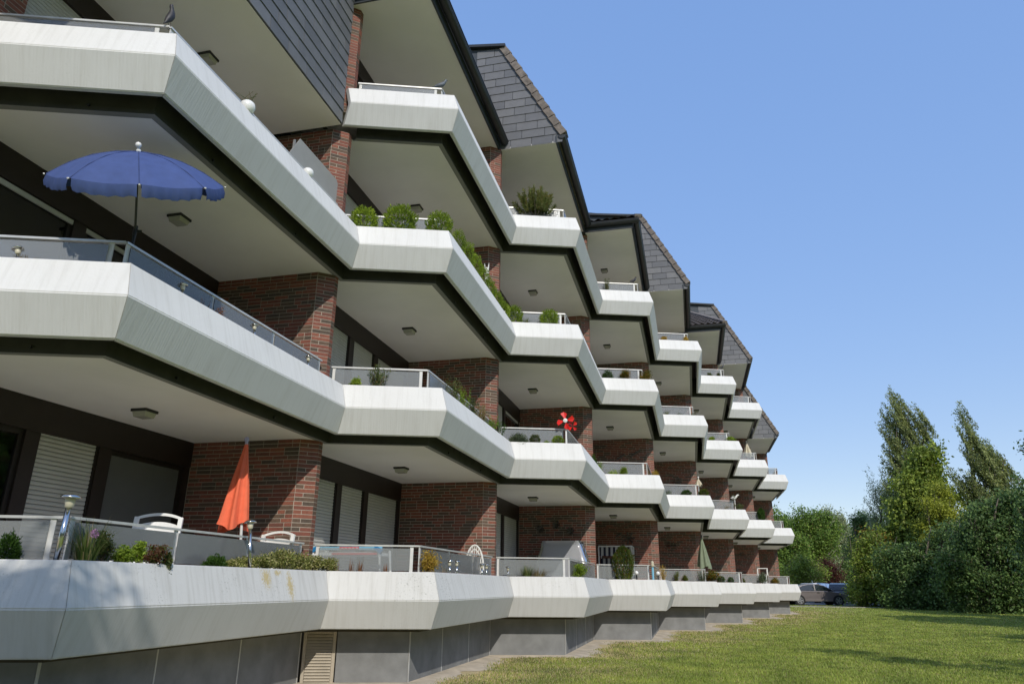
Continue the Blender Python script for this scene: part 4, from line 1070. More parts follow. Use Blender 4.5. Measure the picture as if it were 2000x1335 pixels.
g = planter_pos(5, 1, 'A', 1437); q = at_Y(1437, 974, g.y)
t_b = thing('seagull_figure', 'white wooden seagull on a stake above a first floor planter', 'garden figure', g)
mb = MB(); mb.tube([(0, 0, 0), (0, 0, q.z - g.z)], 0.012, 6); mb.build('stake', 'white_plastic', t_b)
h = q.z - g.z; mb = MB(); mb.tube([(-.16, 0, h + .05), (-.08, 0, h + .03), (.02, 0, h + .05), (.08, 0, h + .10), (.12, 0, h + .16), (.15, 0, h + .16), (.19, 0, h + .15)], [.01, .04, .055, .04, .032, .03, .006], 10); mb.build('body', 'bird_white', t_b, smooth=True)
mb = MB()
for s in (-1, 1): mb.poly([(-.02, s * .03, h + .07), (.06, s * .03, h + .08), (-.05, s * .24, h + .13), (-.12, s * .20, h + .11)])
mb.build('wing', 'bird_white', t_b)

# ---- ball planters, privacy panel, figures on the second floor
def ball_pot(px, yc, r, label, twigs):
    b = planter_pos(0, 2, 'B', px, 0.17); b.z = zT + 2 * FH - 0.02
    t = thing('ball_planter', label, 'planter', b)
    mb = MB(); mb.lathe([(r * .3, 0), (r * .8, r * .3), (r, r * .9), (r * .9, r * 1.4), (r * .55, r * 1.75), (r * .45, r * 1.7), (r * .4, r * 1.3)], 18); mb.build('pot', 'white_paint_gloss', t, smooth=True)
    if twigs:
        mb = MB(); r_ = random.Random(3)
        for i in range(9): mb.tube([(0, 0, r * 1.3), (r_.uniform(-.05, .05), r_.uniform(-.05, .05), r * 1.9), (r_.uniform(-.16, .16), r_.uniform(-.16, .16), r * 2.5 + r_.uniform(0, .06))], 0.003, 4)
        mb.build('twigs', 'leaf_dry', t)
ball_pot(481, 207, 0.10, 'white round pot with dry twigs on the second floor parapet', True)
ball_pot(600, 345, 0.085, 'plain white round pot beside the grey privacy panel', False)
Xp = RA1.x - 0.06; c4 = [at_X(x, y, Xp) for x, y in ((587, 271), (566, 297), (600, 350), (655, 405), (661, 350))]
t = thing('privacy_panel', 'grey flat privacy panel with clipped corner behind the second floor parapet', 'screen', (Xp, c4[0].y, zT + 2 * FH)); o_ = Vector(t.location)
ya, yb_ = c4[1].y, c4[4].y; zt0 = c4[0].z; zl = zT + 2 * FH - 0.05
prof = [(ya, zl), (ya, c4[1].z), (c4[0].y, zt0), (yb_ - 0.05, zt0), (yb_, zt0 - 0.06), (yb_, zl)]
mb = MB(); nn = len(prof)
mb.v += [(0.0, y - o_.y, z - o_.z) for y, z in prof] + [(-0.012, y - o_.y, z - o_.z) for y, z in prof]
mb.face(range(nn)); mb.face([nn + i for i in reversed(range(nn))])
for i in range(nn): j = (i + 1) % nn; mb.face((i, nn + i, nn + j, j))
mb.build('panel', 'grey_panel', t)
mb = MB(); mb.bar((-0.02, ya + 0.12 - o_.y, -.05), (-0.02, ya + 0.12 - o_.y, zt0 - o_.z - .1), 0.03); mb.bar((-0.02, yb_ - 0.12 - o_.y, -.05), (-0.02, yb_ - 0.12 - o_.y, zt0 - o_.z - .1), 0.03); mb.build('stand', 'rail_dull', t)
b = planter_pos(1, 2, 'B', 949, 0.40); q = at_Y(949, 514, b.y); h = q.z - b.z
t = thing('cat_figure', 'white slender cat-shaped figure between the box shrubs on the second floor', 'garden figure', b)
mb = MB(); mb.lathe([(0.07, 0), (0.085, h * .2), (0.06, h * .5), (0.04, h * .7), (0.055, h * .80), (0.05, h * .88), (0.01, h * .9)], 12)
for s in (-1, 1): mb.tube([(s * .035, 0, h * .84), (s * .05, 0, h)], [0.022, 0.003], 6)
mb.build('body', 'white_paint_gloss', t, smooth=True)
# ---- blue round basin and white folded towel behind the top left railing
p = Vector((-6.25, 5.55, zFL + 2 * FH)); p = at_z(137, 70, zR + 2 * FH - 0.06); 
t = thing('blue_bowl_chair', 'round blue seat shell behind the second floor railing', 'chair', (p.x - 0.5, p.y + 0.5, zFL + 2 * FH)); hh = 0.86
mb = MB(); mb.lathe([(0.02, hh - .35), (.16, hh - .32), (.24, hh - .15), (.26, hh), (.245, hh), (.22, hh - .13), (.02, hh - .30)], 20); mb.build('seat', 'blue_plastic', t, smooth=True)
for a in range(4): m = MB(); m.tube([(0.2 * math.cos(a * 1.57 + .8), 0.2 * math.sin(a * 1.57 + .8), 0), (0.1 * math.cos(a * 1.57 + .8), 0.1 * math.sin(a * 1.57 + .8), hh - .33)], 0.014, 6); m.build('leg', 'post_white', t)
# ---- wall ornaments
def ornament(n, k, px, py, r, shape, label, group=None):
    Yw = WY + n * TY - 0.02; p = at_Y(px, py, Yw); t = thing('wall_ornament', label, 'wall ornament', p, None, group); mb = MB()
    if shape == 'flower':
        for i in range(7): a = 2 * math.pi * i / 7; mb.tube([(0, 0, 0), (math.cos(a) * r, -0.02, math.sin(a) * r)], [0.012, 0.03], 5)
        mb.lathe([(0.002, -0.02), (r * .25, 0), (0.002, 0.02)], 8)
    elif shape == 'sun':
        for i in range(12): a = 2 * math.pi * i / 12; mb.poly([(math.cos(a - .12) * r * .6, -.01, math.sin(a - .12) * r * .6), (math.cos(a + .12) * r * .6, -.01, math.sin(a + .12) * r * .6), (math.cos(a) * r, -.02, math.sin(a) * r)])
        mb.lathe([(r * .6, -.01), (r * .6, .01)], 16)
    else:
        mb.tube([(-r, 0, -r * .6), (-r * .3, 0, -.1 * r), (r * .3, 0, .2 * r), (r, 0, r * .7)], [0.008, 0.03, 0.035, 0.02], 6)
        for s in (-.3, .35): mb.tube([(s * r, 0, s * r * .5), (s * r + .3 * r, 0, s * r * .5 - .4 * r)], 0.012, 4); mb.tube([(s * r, 0, s * r * .5), (s * r - .3 * r, 0, s * r * .5 + .4 * r)], 0.012, 4)
    mb.build('body', 'metal_ornament', t)
for px, py in ((1055, 1032), (1086, 1024), (1114, 1036)): ornament(2, 0, px, py, 0.10, 'flower', 'small dull metal flower on the brick wall above the plastic-wrapped swing', 'metal flowers on the brick wall')
ornament(3, 0, 1228, 1050, 0.20, 'flower', 'pale metal star flower on the brick wall above the striped swing'); ornament(3, 0, 1208, 1045, 0.12, 'lizard', 'slim pale metal leaf on the wall beside a star flower')
ornament(3, 1, 1240, 886, 0.20, 'lizard', 'upper metal lizard on a dark first floor brick wall'); ornament(3, 1, 1210, 894, 0.18, 'lizard', 'lower metal lizard on a dark first floor brick wall')
ornament(4, 0, 1311, 1066, 0.26, 'sun', 'round metal sun on a ground floor brick wall'); ornament(4, 1, 1322, 942, 0.22, 'sun', 'row of dark round metal discs on a first floor brick wall')
ornament(6, 0, 1451, 1084, 0.2, 'sun', 'dark wreath on a far ground floor brick wall')
# ---- small white greenhouse frame on the last ground floor balcony
p = balcony_py(1490, 1118, 8.9, 6, 0); mpx = m_per_px(p); wq = 18 * mpx; hq = at_Y(1490, 1109, p.y).z - p.z
t = thing('plant_shelf', 'small white open-framed shelf on the last ground floor balconies', 'shelf', p); mb = MB()
for x in (-wq / 2, wq / 2):
    for y in (0, .35): mb.bar((x, y, 0), (x, y, hq), 0.03)
for z in (hq, hq - 0.45, 0.3):
    for y in (0, .35): mb.bar((-wq / 2, y, z), (wq / 2, y, z), 0.03)
    for x in (-wq / 2, wq / 2): mb.bar((x, 0, z), (x, .35, z), 0.03)
mb.build('frame', 'white_plastic', t)
# ---- garden figure by the fourth bay corner
b = planter_pos(3, 0, 'A', 1276); q = at_Y(1275, 1096, b.y); h = q.z - b.z
t = thing('garden_figure', 'small cream figure on a pale post beside ivy on the ground floor', 'garden figure', b); mb = MB(); mb.tube([(0, 0, 0), (0, 0, h - .12)], .03, 7); mb.build('post', 'light_blue_plastic', t)
mb = MB(); mb.lathe([(.04, h - .14), (.055, h - .09), (.03, h - .05), (.045, h - .02), (.01, h + .02)], 10); mb.build('body', 'beige_fabric', t, smooth=True)
# ------------------------------------------------------------------ foliage helpers
def unit(v): return v / np.maximum(np.linalg.norm(v, axis=1, keepdims=True), 1e-9)
def leaf_mesh(name, C, size, aspect=0.55, dirs=None, fl=None, sz=None, nrm=None):
    """one small rhombic leaf per centre; dirs: preferred leaf axis"""
    N = len(C); t = unit(nrg.normal(size=(N, 3)))
    if dirs is not None: t = unit(dirs + t * 0.55)
    if nrm is not None:
        nn = unit(nrm + nrg.normal(size=(N, 3)) * .45); t = unit(t - nn * (t * nn).sum(1, keepdims=True)); b = unit(np.cross(nn, t))
    else: b = unit(np.cross(t, unit(nrg.normal(size=(N, 3)))))
    s = (size * nrg.uniform(0.6, 1.35, (N, 1))) if sz is None else sz[:, None]
    V = np.empty((N, 4, 3)); V[:, 0] = C - t * s * .5; V[:, 1] = C + b * s * aspect * .5; V[:, 2] = C + t * s * .5; V[:, 3] = C - b * s * aspect * .5
    return quads(name, V.reshape(-1, 3))
def quads(name, V):
    N = len(V) // 4; me = bpy.data.meshes.new(name)
    me.vertices.add(N * 4); me.vertices.foreach_set('co', V.astype(np.float32).ravel())
    me.loops.add(N * 4); me.loops.foreach_set('vertex_index', np.arange(N * 4, dtype=np.int32))
    me.polygons.add(N); me.polygons.foreach_set('loop_start', np.arange(0, N * 4, 4, dtype=np.int32))
    try: me.polygons.foreach_set('loop_total', np.full(N, 4, dtype=np.int32))
    except Exception: pass
    me.update(calc_edges=True); me.validate(); return me
def blades(n, rad, h, width, spread, droop=0.35, rx=None):
    """arching grass blades as three-piece ribbons"""
    V = []
    for i in range(n):
        a = nrg.uniform(0, 6.283); r0 = rad * math.sqrt(nrg.uniform(0, 1)) ; L = h * nrg.uniform(0.55, 1.08); out = spread * nrg.uniform(0.15, 1.0)
        base = np.array([math.cos(a) * r0 * (rx or 1), math.sin(a) * r0, 0]); d = np.array([math.cos(a), math.sin(a), 0]); wv = np.array([-d[1], d[0], 0]) * width * nrg.uniform(.6, 1.2)
        P = [base + d * out * L * (f ** 1.7) + np.array([0, 0, L * (f - droop * out * f * f * f)]) for f in (0, .4, .75, 1.0)]
        for j in range(3):
            w0, w1 = wv * (1 - j * .3), wv * (1 - (j + 1) * .32); V += [P[j] - w0, P[j] + w0, P[j + 1] + w1, P[j + 1] - w1]
    return np.array(V)
def ball_pts(n, rx, ry, rz, shell=0.75):
    d = unit(nrg.normal(size=(n, 3))); r = shell + (1 - shell) * nrg.uniform(0, 1, (n, 1)); lump = 1 + 0.12 * np.sin(d[:, :1] * 9 + nrg.uniform(0, 6)) * np.sin(d[:, 1:2] * 8 + 1) + 0.08 * np.sin(d[:, 2:3] * 10)
    return d * r * lump * np.array([rx, ry, rz]), d
def plant_mesh(kind, w, h):
    """foliage w wide and h tall, base at the origin"""
    r = w / 2
    if kind == 'ball':
        C, d = ball_pts(2600, r, r, h / 2, .7); C[:, 2] += h / 2; return leaf_mesh('foliage', C, max(.022, w * .085), .4, d * np.array([1, 1, .6]) + np.array([0, 0, .8]), nrm=None)
    if kind == 'mound':
        C, d = ball_pts(2600, r, r * .8, h, .7); C[:, 2] = np.abs(C[:, 2]); return leaf_mesh('foliage', C, max(.028, w * .07), .4, d + np.array([0, 0, .4]))
    if kind == 'bush':
        K = 16; cs, _ = ball_pts(K, r * .72, r * .6, h * .36, .3); cs[:, 2] += h * .58; idx = nrg.integers(0, K, 1700)
        C = cs[idx] + nrg.normal(size=(1700, 3)) * np.array([r, r, h * .5]) * .22; C[:, 2] = np.clip(C[:, 2], 0.0, h * 1.05)
        return leaf_mesh('foliage', C, max(.03, w * .10), .42)
    if kind == 'sprig':
        V = []; n = 40
        C = []; D = []
        for i in range(n):
            a = nrg.uniform(0, 6.28); s = nrg.uniform(.1, 1) ; top = np.array([math.cos(a) * r * s, math.sin(a) * r * s, h * nrg.uniform(.6, 1.05)]); base = top * np.array([.25, .25, 0])
            for f in np.linspace(.1, 1, 26): C.append(base + (top - base) * f + nrg.normal(size=3) * .012); D.append(unit((top - base)[None])[0] + nrg.normal(size=3) * .5)
        return leaf_mesh('foliage', np.array(C), max(.03, w * .09), .35, np.array(D))
    if kind == 'grass': return quads('foliage', blades(150, r * .35, h, .006, .75))
    if kind == 'drygrass': return quads('foliage', blades(170, r * .5, h, .005, 1.0, .5))
    if kind == 'stalks': return quads('foliage', blades(16, r, h, .006, .18, .1))
    if kind == 'pine':
        C = []; D = []
        for i in range(60):
            a = nrg.uniform(0, 6.28); s = nrg.uniform(.15, 1); tip = np.array([math.cos(a) * r * s, math.sin(a) * r * s * .8, h * (1.02 - .45 * s * s) * nrg.uniform(.75, 1.03)]); base = np.array([tip[0] * .45, tip[1] * .45, h * .12])
            ax_ = unit((tip - base)[None])[0]
            for f in np.linspace(.3, 1, 16):
                c = base + (tip - base) * f
                for q in range(8): d = unit((ax_ * .9 + nrg.normal(size=3) * .55)[None])[0]; C.append(c + d * .035); D.append(d * 3)
        return leaf_mesh('foliage', np.array(C), .10, .13, np.array(D))
    if kind == 'thuja':
        n = 4200; z = nrg.uniform(0, 1, n); prof = np.where(z < .75, .62 + .44 * np.sin(np.clip(z * 2.6, 0, 1.7)), 1.0 * np.sqrt(np.clip((1.0 - z) / .25, 0, 1)) * .92); a = nrg.uniform(0, 6.283, n)
        lump = 1 + .09 * np.sin(a * 5 + z * 9) + .06 * np.sin(a * 9 - z * 21); rr = r * prof * lump * nrg.uniform(.72, 1.02, n)
        C = np.stack([np.cos(a) * rr, np.sin(a) * rr, z * h], 1); D = np.stack([np.cos(a) * .5, np.sin(a) * .5, np.full(n, 1.2)], 1)
        return leaf_mesh('foliage', C, max(.05, w * .10), .35, D)
    if kind == 'trail':
        K = 14; cs, _ = ball_pts(K, r * .8, r * .6, h * .4, .3); cs[:, 2] += h * .45; idx = nrg.integers(0, K, 700)
        C = cs[idx] + nrg.normal(size=(700, 3)) * np.array([r, r, h * .6]) * .25; return leaf_mesh('foliage', C, max(.02, w * .07), .35)
def plant(n, k, seg, px, ytop, wpx, kind, mat, label, group=None, cat='plant', name='potted_plant', o=0.31, sink=0.0, stems=True):
    b = planter_pos(n, k, seg, px, o); q = at_Y(px, ytop, b.y); h = max(0.06, q.z - b.z + sink); w = wpx * m_per_px(b)
    b.z -= sink
    t = thing(name, label, cat, b, None, group)
    add('foliage', plant_mesh(kind, w, h), mat, t)
    if kind in ('bush', 'pine', 'ball', 'thuja', 'sprig'):
        mb = MB(); mb.tube([(0, 0, -0.02), (0.01, 0, h * .55)], [0.018, 0.008], 6)
        for i in range(4): a = i * 1.6; mb.tube([(0, 0, h * .12), (math.cos(a) * w * .2, math.sin(a) * w * .2, h * .55)], [0.010, 0.004], 5)
        mb.build('stem', 'bark', t)
    return t
P = plant
# second floor, second bay: clipped box
P(1, 2, 'A', 709, 407, 56, 'ball', 'leaf_box', 'round box shrub at the inner end of the second floor planter', name='box_shrub', cat='shrub')
P(1, 2, 'A', 779, 404, 67, 'ball', 'leaf_box', 'largest round box shrub in the middle of the second floor planter', name='box_shrub', cat='shrub')
P(1, 2, 'A', 857, 417, 54, 'ball', 'leaf_box', 'round box shrub at the outer corner of the second floor planter', name='box_shrub', cat='shrub')
for px, yt in ((893, 449), (912, 472), (927, 498), (940, 520), (953, 546), (966, 568), (979, 588)):
    P(1, 2, 'B', px, yt, 34, 'ball', 'leaf_box', 'round box shrub in the slanting row along the second floor parapet', 'row of box shrubs along the slanting parapet', 'shrub', 'box_shrub')
P(2, 2, 'A', 1004, 597, 36, 'ball', 'leaf_box', 'box shrub where two second floor parapets meet', name='box_shrub', cat='shrub')
P(2, 2, 'A', 1073, 605, 38, 'ball', 'leaf_box', 'lone round shrub on the third bay second floor planter', name='box_shrub', cat='shrub')
P(2, 2, 'A', 1027, 620, 16, 'grass', 'blade_green', 'thin grass tuft beside the lone second floor shrub')
for px, yt in ((1128, 622), (1140, 645), (1150, 668), (1160, 690), (1163, 700)): P(2, 2, 'B', px, yt, 16, 'trail', 'leaf_olive', 'thin trailing plant spilling over the third bay second floor parapet', 'trailing plants on the third bay parapet')
P(3, 2, 'A', 1187, 722, 24, 'mound', 'leaf_moss', 'dark green cushion plant on the fourth bay second floor'); P(3, 2, 'A', 1222, 723, 26, 'bush', 'leaf_orange', 'orange flowering plant before the glass on the fourth bay second floor'); P(3, 2, 'A', 1262, 724, 26, 'bush', 'leaf_orange', 'orange flowering plant at the corner of the fourth bay second floor')
P(4, 2, 'A', 1302, 800, 14, 'grass', 'blade_green', 'small green tuft at the inner end of the fifth bay second floor'); P(4, 2, 'A', 1328, 804, 14, 'trail', 'leaf_greygreen', 'grey green sprig on the fifth bay second floor'); P(4, 2, 'A', 1354, 805, 20, 'trail', 'leaf_olive', 'low olive plant at the fifth bay second floor corner')
P(5, 2, 'A', 1390, 851, 15, 'bush', 'leaf_box', 'small green bush on the sixth bay second floor'); P(5, 2, 'A', 1428, 852, 20, 'bush', 'leaf_lime', 'yellow green bush at the sixth bay second floor corner')
# top floor
P(2, 3, 'A', 1046, 370, 92, 'pine', 'leaf_pine', 'spreading dwarf pine in the top floor planter', name='dwarf_pine', cat='shrub')
P(3, 3, 'A', 1186, 543, 16, 'sprig', 'leaf_olive', 'small upright plant on the fourth bay top floor'); P(2, 3, 'B', 1157, 538, 10, 'trail', 'leaf_olive', 'sprig at the inner end of the top floor planter')
P(4, 3, 'A', 1297, 655, 13, 'bush', 'leaf_gold', 'yellow flowering plant on the fifth bay top floor planter'); P(4, 3, 'A', 1340, 656, 12, 'bush', 'leaf_gold', 'yellow flowering plant at the fifth bay top floor corner')
P(5, 3, 'A', 1387, 726, 11, 'bush', 'leaf_olive', 'small round plant on the sixth bay top floor'); P(5, 3, 'A', 1404, 728, 8, 'bush', 'leaf_olive', 'smaller plant at the sixth bay top floor corner')
# first floor
P(0, 1, 'A', 46, 496, 26, 'drygrass', 'leaf_dry', 'dry grass tuft in the first floor planter'); P(0, 1, 'B', 392, 580, 30, 'stalks', 'leaf_rust', 'rusty dry stalks in the slanting first floor planter'); P(0, 1, 'B', 424, 598, 30, 'trail', 'leaf_rust', 'withered rust coloured plant hanging over the first floor parapet')
P(1, 1, 'A', 738, 716, 54, 'sprig', 'leaf_olive', 'bushy green plant before the glass of the second bay first floor', name='bush', cat='shrub'); P(1, 1, 'A', 694, 737, 24, 'bush', 'leaf_lime', 'low light green plant on the second bay first floor')
for i, (px, yt) in enumerate(((884, 738), (902, 757), (920, 776), (938, 792), (956, 812), (971, 822))): P(1, 1, 'B', px, yt, 40, 'sprig', ['leaf_olive', 'leaf_box', 'leaf_olive', 'leaf_dry', 'leaf_box', 'leaf_moss'][i], ['tall feathery plant at the corner of the first floor hedge', 'second feathery plant of the slanting first floor hedge', 'olive shrub in the middle of the slanting first floor hedge', 'straw coloured shrub in the slanting first floor hedge', 'bright green shrub in the slanting first floor hedge', 'dark green shrub ending the slanting first floor hedge'][i], 'hedge plants along the first floor parapet')
P(2, 1, 'A', 1012, 846, 44, 'mound', 'leaf_greygreen', 'grey green cushion plant spilling over the third bay first floor parapet'); P(2, 1, 'A', 1045, 848, 22, 'ball', 'leaf_olive', 'round olive plant on the third bay first floor'); P(2, 1, 'A', 1067, 860, 10, 'bush', 'leaf_lime', 'tiny lime plant on the third bay first floor'); P(2, 1, 'A', 1090, 850, 24, 'ball', 'leaf_box', 'round green plant below the windmill')
P(2, 1, 'B', 1158, 886, 22, 'bush', 'leaf_moss', 'dark green shrub hanging over the third bay first floor parapet'); P(2, 1, 'B', 1170, 902, 18, 'bush', 'leaf_lime', 'lime green shrub by the end of the third bay first floor parapet')
P(3, 1, 'A', 1199, 916, 32, 'trail', 'leaf_lime', 'lime green trailing plant on the fourth bay first floor'); P(3, 1, 'A', 1219, 911, 16, 'bush', 'leaf_box', 'upright green plant on the fourth bay first floor'); P(3, 1, 'B', 1281, 918, 20, 'mound', 'leaf_gold', 'orange yellow mound at the fourth bay first floor corner')
P(4, 1, 'A', 1308, 953, 18, 'trail', 'leaf_moss', 'dark green trailing plant on the fifth bay first floor'); P(4, 1, 'A', 1341, 956, 20, 'ball', 'leaf_moss', 'dark round shrub before the glass on the fifth bay first floor'); P(4, 1, 'A', 1375, 954, 20, 'ball', 'leaf_thuja', 'round shrub at the fifth bay first floor corner')
P(5, 1, 'A', 1420, 987, 14, 'trail', 'leaf_dry', 'straw coloured plant on the sixth bay first floor'); P(5, 1, 'A', 1445, 984, 22, 'sprig', 'leaf_olive', 'loose green plant below the seagull figure')
P(6, 1, 'A', 1488, 992, 13, 'thuja', 'leaf_moss', 'small dark conifer on the seventh bay first floor', name='conifer', cat='shrub')
# ground floor
P(0, 0, 'A', 8, 1040, 58, 'mound', 'leaf_moss', 'dark green moss cushion in the ground floor planter corner box')
P(0, 0, 'B', 165, 1000, 90, 'grass', 'blade_green', 'tall ornamental grass at the corner of the ground floor planter', name='ornamental_grass')
P(0, 0, 'B', 196, 1040, 50, 'bush', 'leaf_olive', 'olive bush beside the ornamental grass', name='bush', cat='shrub')
P(0, 0, 'B', 236, 1066, 48, 'bush', 'leaf_lime', 'lime green stonecrop next to the olive bush'); P(0, 0, 'B', 268, 1060, 40, 'bush', 'leaf_lime', 'taller lime green stonecrop beside dark red heather')
P(0, 0, 'B', 300, 1066, 46, 'bush', 'leaf_red', 'dark red heather drooping over the ground floor parapet', o=0.17); P(0, 0, 'B', 325, 1080, 26, 'bush', 'leaf_olive', 'small dark green plant hanging over the parapet beside red heather', o=0.13, sink=0.10)
P(0, 0, 'B', 418, 1083, 52, 'mound', 'leaf_moss', 'bright moss cushion between red heather and variegated ground cover')
for i, (px, yt, w) in enumerate(((452, 1088, 44), (484, 1086, 44), (515, 1080, 52), (548, 1073, 56), (582, 1078, 50), (612, 1086, 44))): P(0, 0, 'B', px, yt, w, 'bush', 'leaf_variegated', 'yellow variegated ground cover shrub along the ground floor parapet', 'variegated ground cover along the parapet', 'shrub', 'variegated_shrub')
P(1, 0, 'A', 640, 1090, 40, 'bush', 'leaf_variegated', 'last variegated shrub past the parapet corner joint', name='variegated_shrub', cat='shrub')
for px, yt in ((655, 1092), (684, 1086), (702, 1090), (752, 1094)): P(1, 0, 'A', px, yt, 12, 'stalks', 'leaf_rust', 'thin brown stalks before the glass of the second bay', 'brown stalks before the glass')
P(1, 0, 'B', 836, 1076, 46, 'bush', 'leaf_gold', 'golden yellow shrub at the corner of the second bay ground floor', name='golden_shrub', cat='shrub')
P(1, 0, 'B', 866, 1102, 16, 'stalks', 'leaf_dry', 'dry stalks beside the golden shrub')
P(2, 0, 'A', 1030, 1098, 36, 'grass', 'blade_green', 'green grass tuft before the wrapped swing'); P(2, 0, 'A', 1052, 1101, 46, 'drygrass', 'leaf_dry', 'brown dry grass tuft before the wrapped swing')
P(2, 0, 'B', 1131, 1102, 32, 'bush', 'leaf_box', 'loose green shrub by the third bay corner', name='bush', cat='shrub')
P(3, 0, 'A', 1219, 1066, 40, 'thuja', 'leaf_thuja', 'dense columnar thuja in the ground floor planter', name='thuja', cat='shrub', o=0.36)
P(3, 0, 'B', 1296, 1104, 18, 'sprig', 'leaf_gold', 'ochre leaved climber beside the cream figure')
P(4, 0, 'A', 1322, 1114, 13, 'sprig', 'leaf_thuja', 'small upright plant on the fifth bay ground floor'); P(4, 0, 'A', 1338, 1120, 12, 'bush', 'leaf_thuja', 'small round plant on the fifth bay ground floor')
P(4, 0, 'A', 1372, 1112, 20, 'sprig', 'leaf_greygreen', 'grey green herb below the sage green parasol'); P(5, 0, 'A', 1392, 1114, 30, 'bush', 'leaf_orange', 'orange flower box on the sixth bay ground floor')
P(5, 0, 'A', 1409, 1124, 15, 'ball', 'leaf_moss', 'dark cushion plant on the sixth bay ground floor'); P(5, 0, 'A', 1428, 1126, 12, 'ball', 'leaf_moss', 'second dark cushion plant at the sixth bay corner'); P(6, 0, 'A', 1450, 1127, 14, 'mound', 'leaf_thuja', 'low plant on the seventh bay ground floor')
P(6, 0, 'A', 1490, 1118, 22, 'bush', 'leaf_greygreen', 'grey green bush below the white shelf', name='bush', cat='shrub'); P(7, 0, 'A', 1514, 1128, 18, 'bush', 'leaf_orange', 'orange flowers on the last ground floor balcony')
# purple flower head in the ornamental grass
b = planter_pos(0, 0, 'B', 172, 0.2); q = at_Y(172, 1042, b.y); h = q.z - b.z
t = thing('flower', 'pale purple flower head on a stem in the ornamental grass', 'flower', b); mb = MB(); mb.tube([(0, 0, 0), (0.01, 0, h)], 0.004, 5); mb.build('stem', 'leaf_olive', t)
C, d = ball_pts(90, .035, .035, .045, .6); C[:, 2] += h; add('petals', leaf_mesh('petals', C, .022, .5, d), 'flower_purple', t)
# ------------------------------------------------------------------ trees
DENS = 5.5
def crown_points(ells, per_m2, clump, elong=None, fill=0.45):
    """ells: (centre, rx, rz, ry); leaves gathered in many small clumps through each ellipsoid"""
    out = []; D = []
    for c, rx, rz, ry in ells:
        area = 4 * math.pi * (rx * rz); K = max(10, int(area / (clump * clump) * .6)); N = int(area * per_m2 * DENS)
        d = unit(nrg.normal(size=(K, 3))); r = fill + (1 - fill) * nrg.uniform(0, 1, (K, 1)) ** .6
        cs = d * r * np.array([rx, ry, rz]) * nrg.uniform(.8, 1.08, (K, 1)); w = nrg.uniform(.4, 1.6, K); w /= w.sum(); idx = nrg.choice(K, N, p=w)
        g = np.clip(nrg.normal(size=(N, 3)), -1.7, 1.7) * clump * .42 * nrg.uniform(.5, 1.2, (N, 1))
        if elong is not None:
            e = np.array(elong); e = e / np.linalg.norm(e); g = g * .42 + e * np.clip(nrg.normal(size=(N, 1)), -1.5, 1.5) * clump * 1.1
        out.append(cs[idx] + g + np.array(c)); D.append(d[idx])
    return np.concatenate(out), np.concatenate(D)
def tree(name, label, cat, dist, ells_px, mat, base_px=None, leaf=.22, per=22, clump=.9, elong=None, bark='bark', aspect=.6, group=None, trunk_r=.16, fill=.3, base=None, multi=1):
    ells = []
    for (x, y, rx, ry, *dz) in ells_px:
        c = at_dist(x, y, dist + (dz[0] if dz else 0)); m = m_per_px(c); ells.append((Vector(c), rx * m, ry * m, rx * m * 0.9))
    for c, a, b, d in list(ells):
        for q in range(3 if elong is None else 0):
            an = rng.uniform(0, 6.28); f = rng.uniform(.30, .5); ells.append((c + cam_r * (math.cos(an) * a * .95) + ez * (math.sin(an) * b * .9) + fwh * rng.uniform(-.5, .2) * a, a * f, b * f, d * f))
    if base is None:
        c = at_dist(base_px, 1180, dist); base = Vector((c.x, c.y, gz(c.y)))
    t = thing(name, label, cat, base, None, group)
    rel = [(tuple(c - base), a, b, d) for c, a, b, d in ells]
    C, D = crown_points(rel, per, clump, elong, fill)
    C[:, 2] = np.maximum(C[:, 2], 0.03)
    dirs = None if elong is None else np.repeat(np.array([elong]), len(C), 0) * 1.2
    nrm = D * .45 + np.array([0, 0, .3]) + nrg.normal(size=D.shape) * .25
    add('crown', leaf_mesh('crown', C, leaf * .78, aspect, dirs, nrm=nrm), mat, t)
    mb = MB(); top = max(rel, key=lambda e: e[0][2]); th_ = Vector(top[0])
    for q in range(multi):
        o = Vector((q * .5 - (multi - 1) * .25, 0, 0)); mid = Vector((th_.x * .35, th_.y * .35, th_.z * .5)) + o * 1.4
        mb.tube([o + Vector((0, 0, -.2)), mid * .5 + o * .3, mid, th_ + o * 2], [trunk_r, trunk_r * .8, trunk_r * .55, trunk_r * .12], 8)
    for c, a, b_, d in rel:
        c = Vector(c); s = Vector((c.x * .15, c.y * .15, max(.3, c.z * .45))); mb.tube([s, s.lerp(c, .55) + Vector((0, 0, .1)), c, c + Vector((a * .3, 0, b_ * .6))], [trunk_r * .4, trunk_r * .28, trunk_r * .15, .01], 6)
        for i in range(3): e = c + Vector((rng.uniform(-1, 1) * a, rng.uniform(-1, 1) * a, rng.uniform(-.3, .9) * b_)) * .75; mb.tube([s.lerp(c, .6), s.lerp(e, .8), e], [trunk_r * .18, trunk_r * .1, .008], 5)
    mb.build('trunk', bark, t, smooth=True)
    return t
WIND = tuple(-exh * 0.42 + ez * 0.9)
tree('poplar', 'tall windswept poplar rising above the maple', 'tree', 63, [(1758, 815, 26, 42), (1748, 870, 22, 50), (1785, 850, 20, 52), (1808, 840, 13, 42), (1770, 930, 40, 60), (1800, 905, 22, 50), (1755, 960, 28, 50), (1765, 1010, 34, 50)], 'tree_poplar', 1775, .20, 46, .62, WIND, aspect=.45, trunk_r=.3)
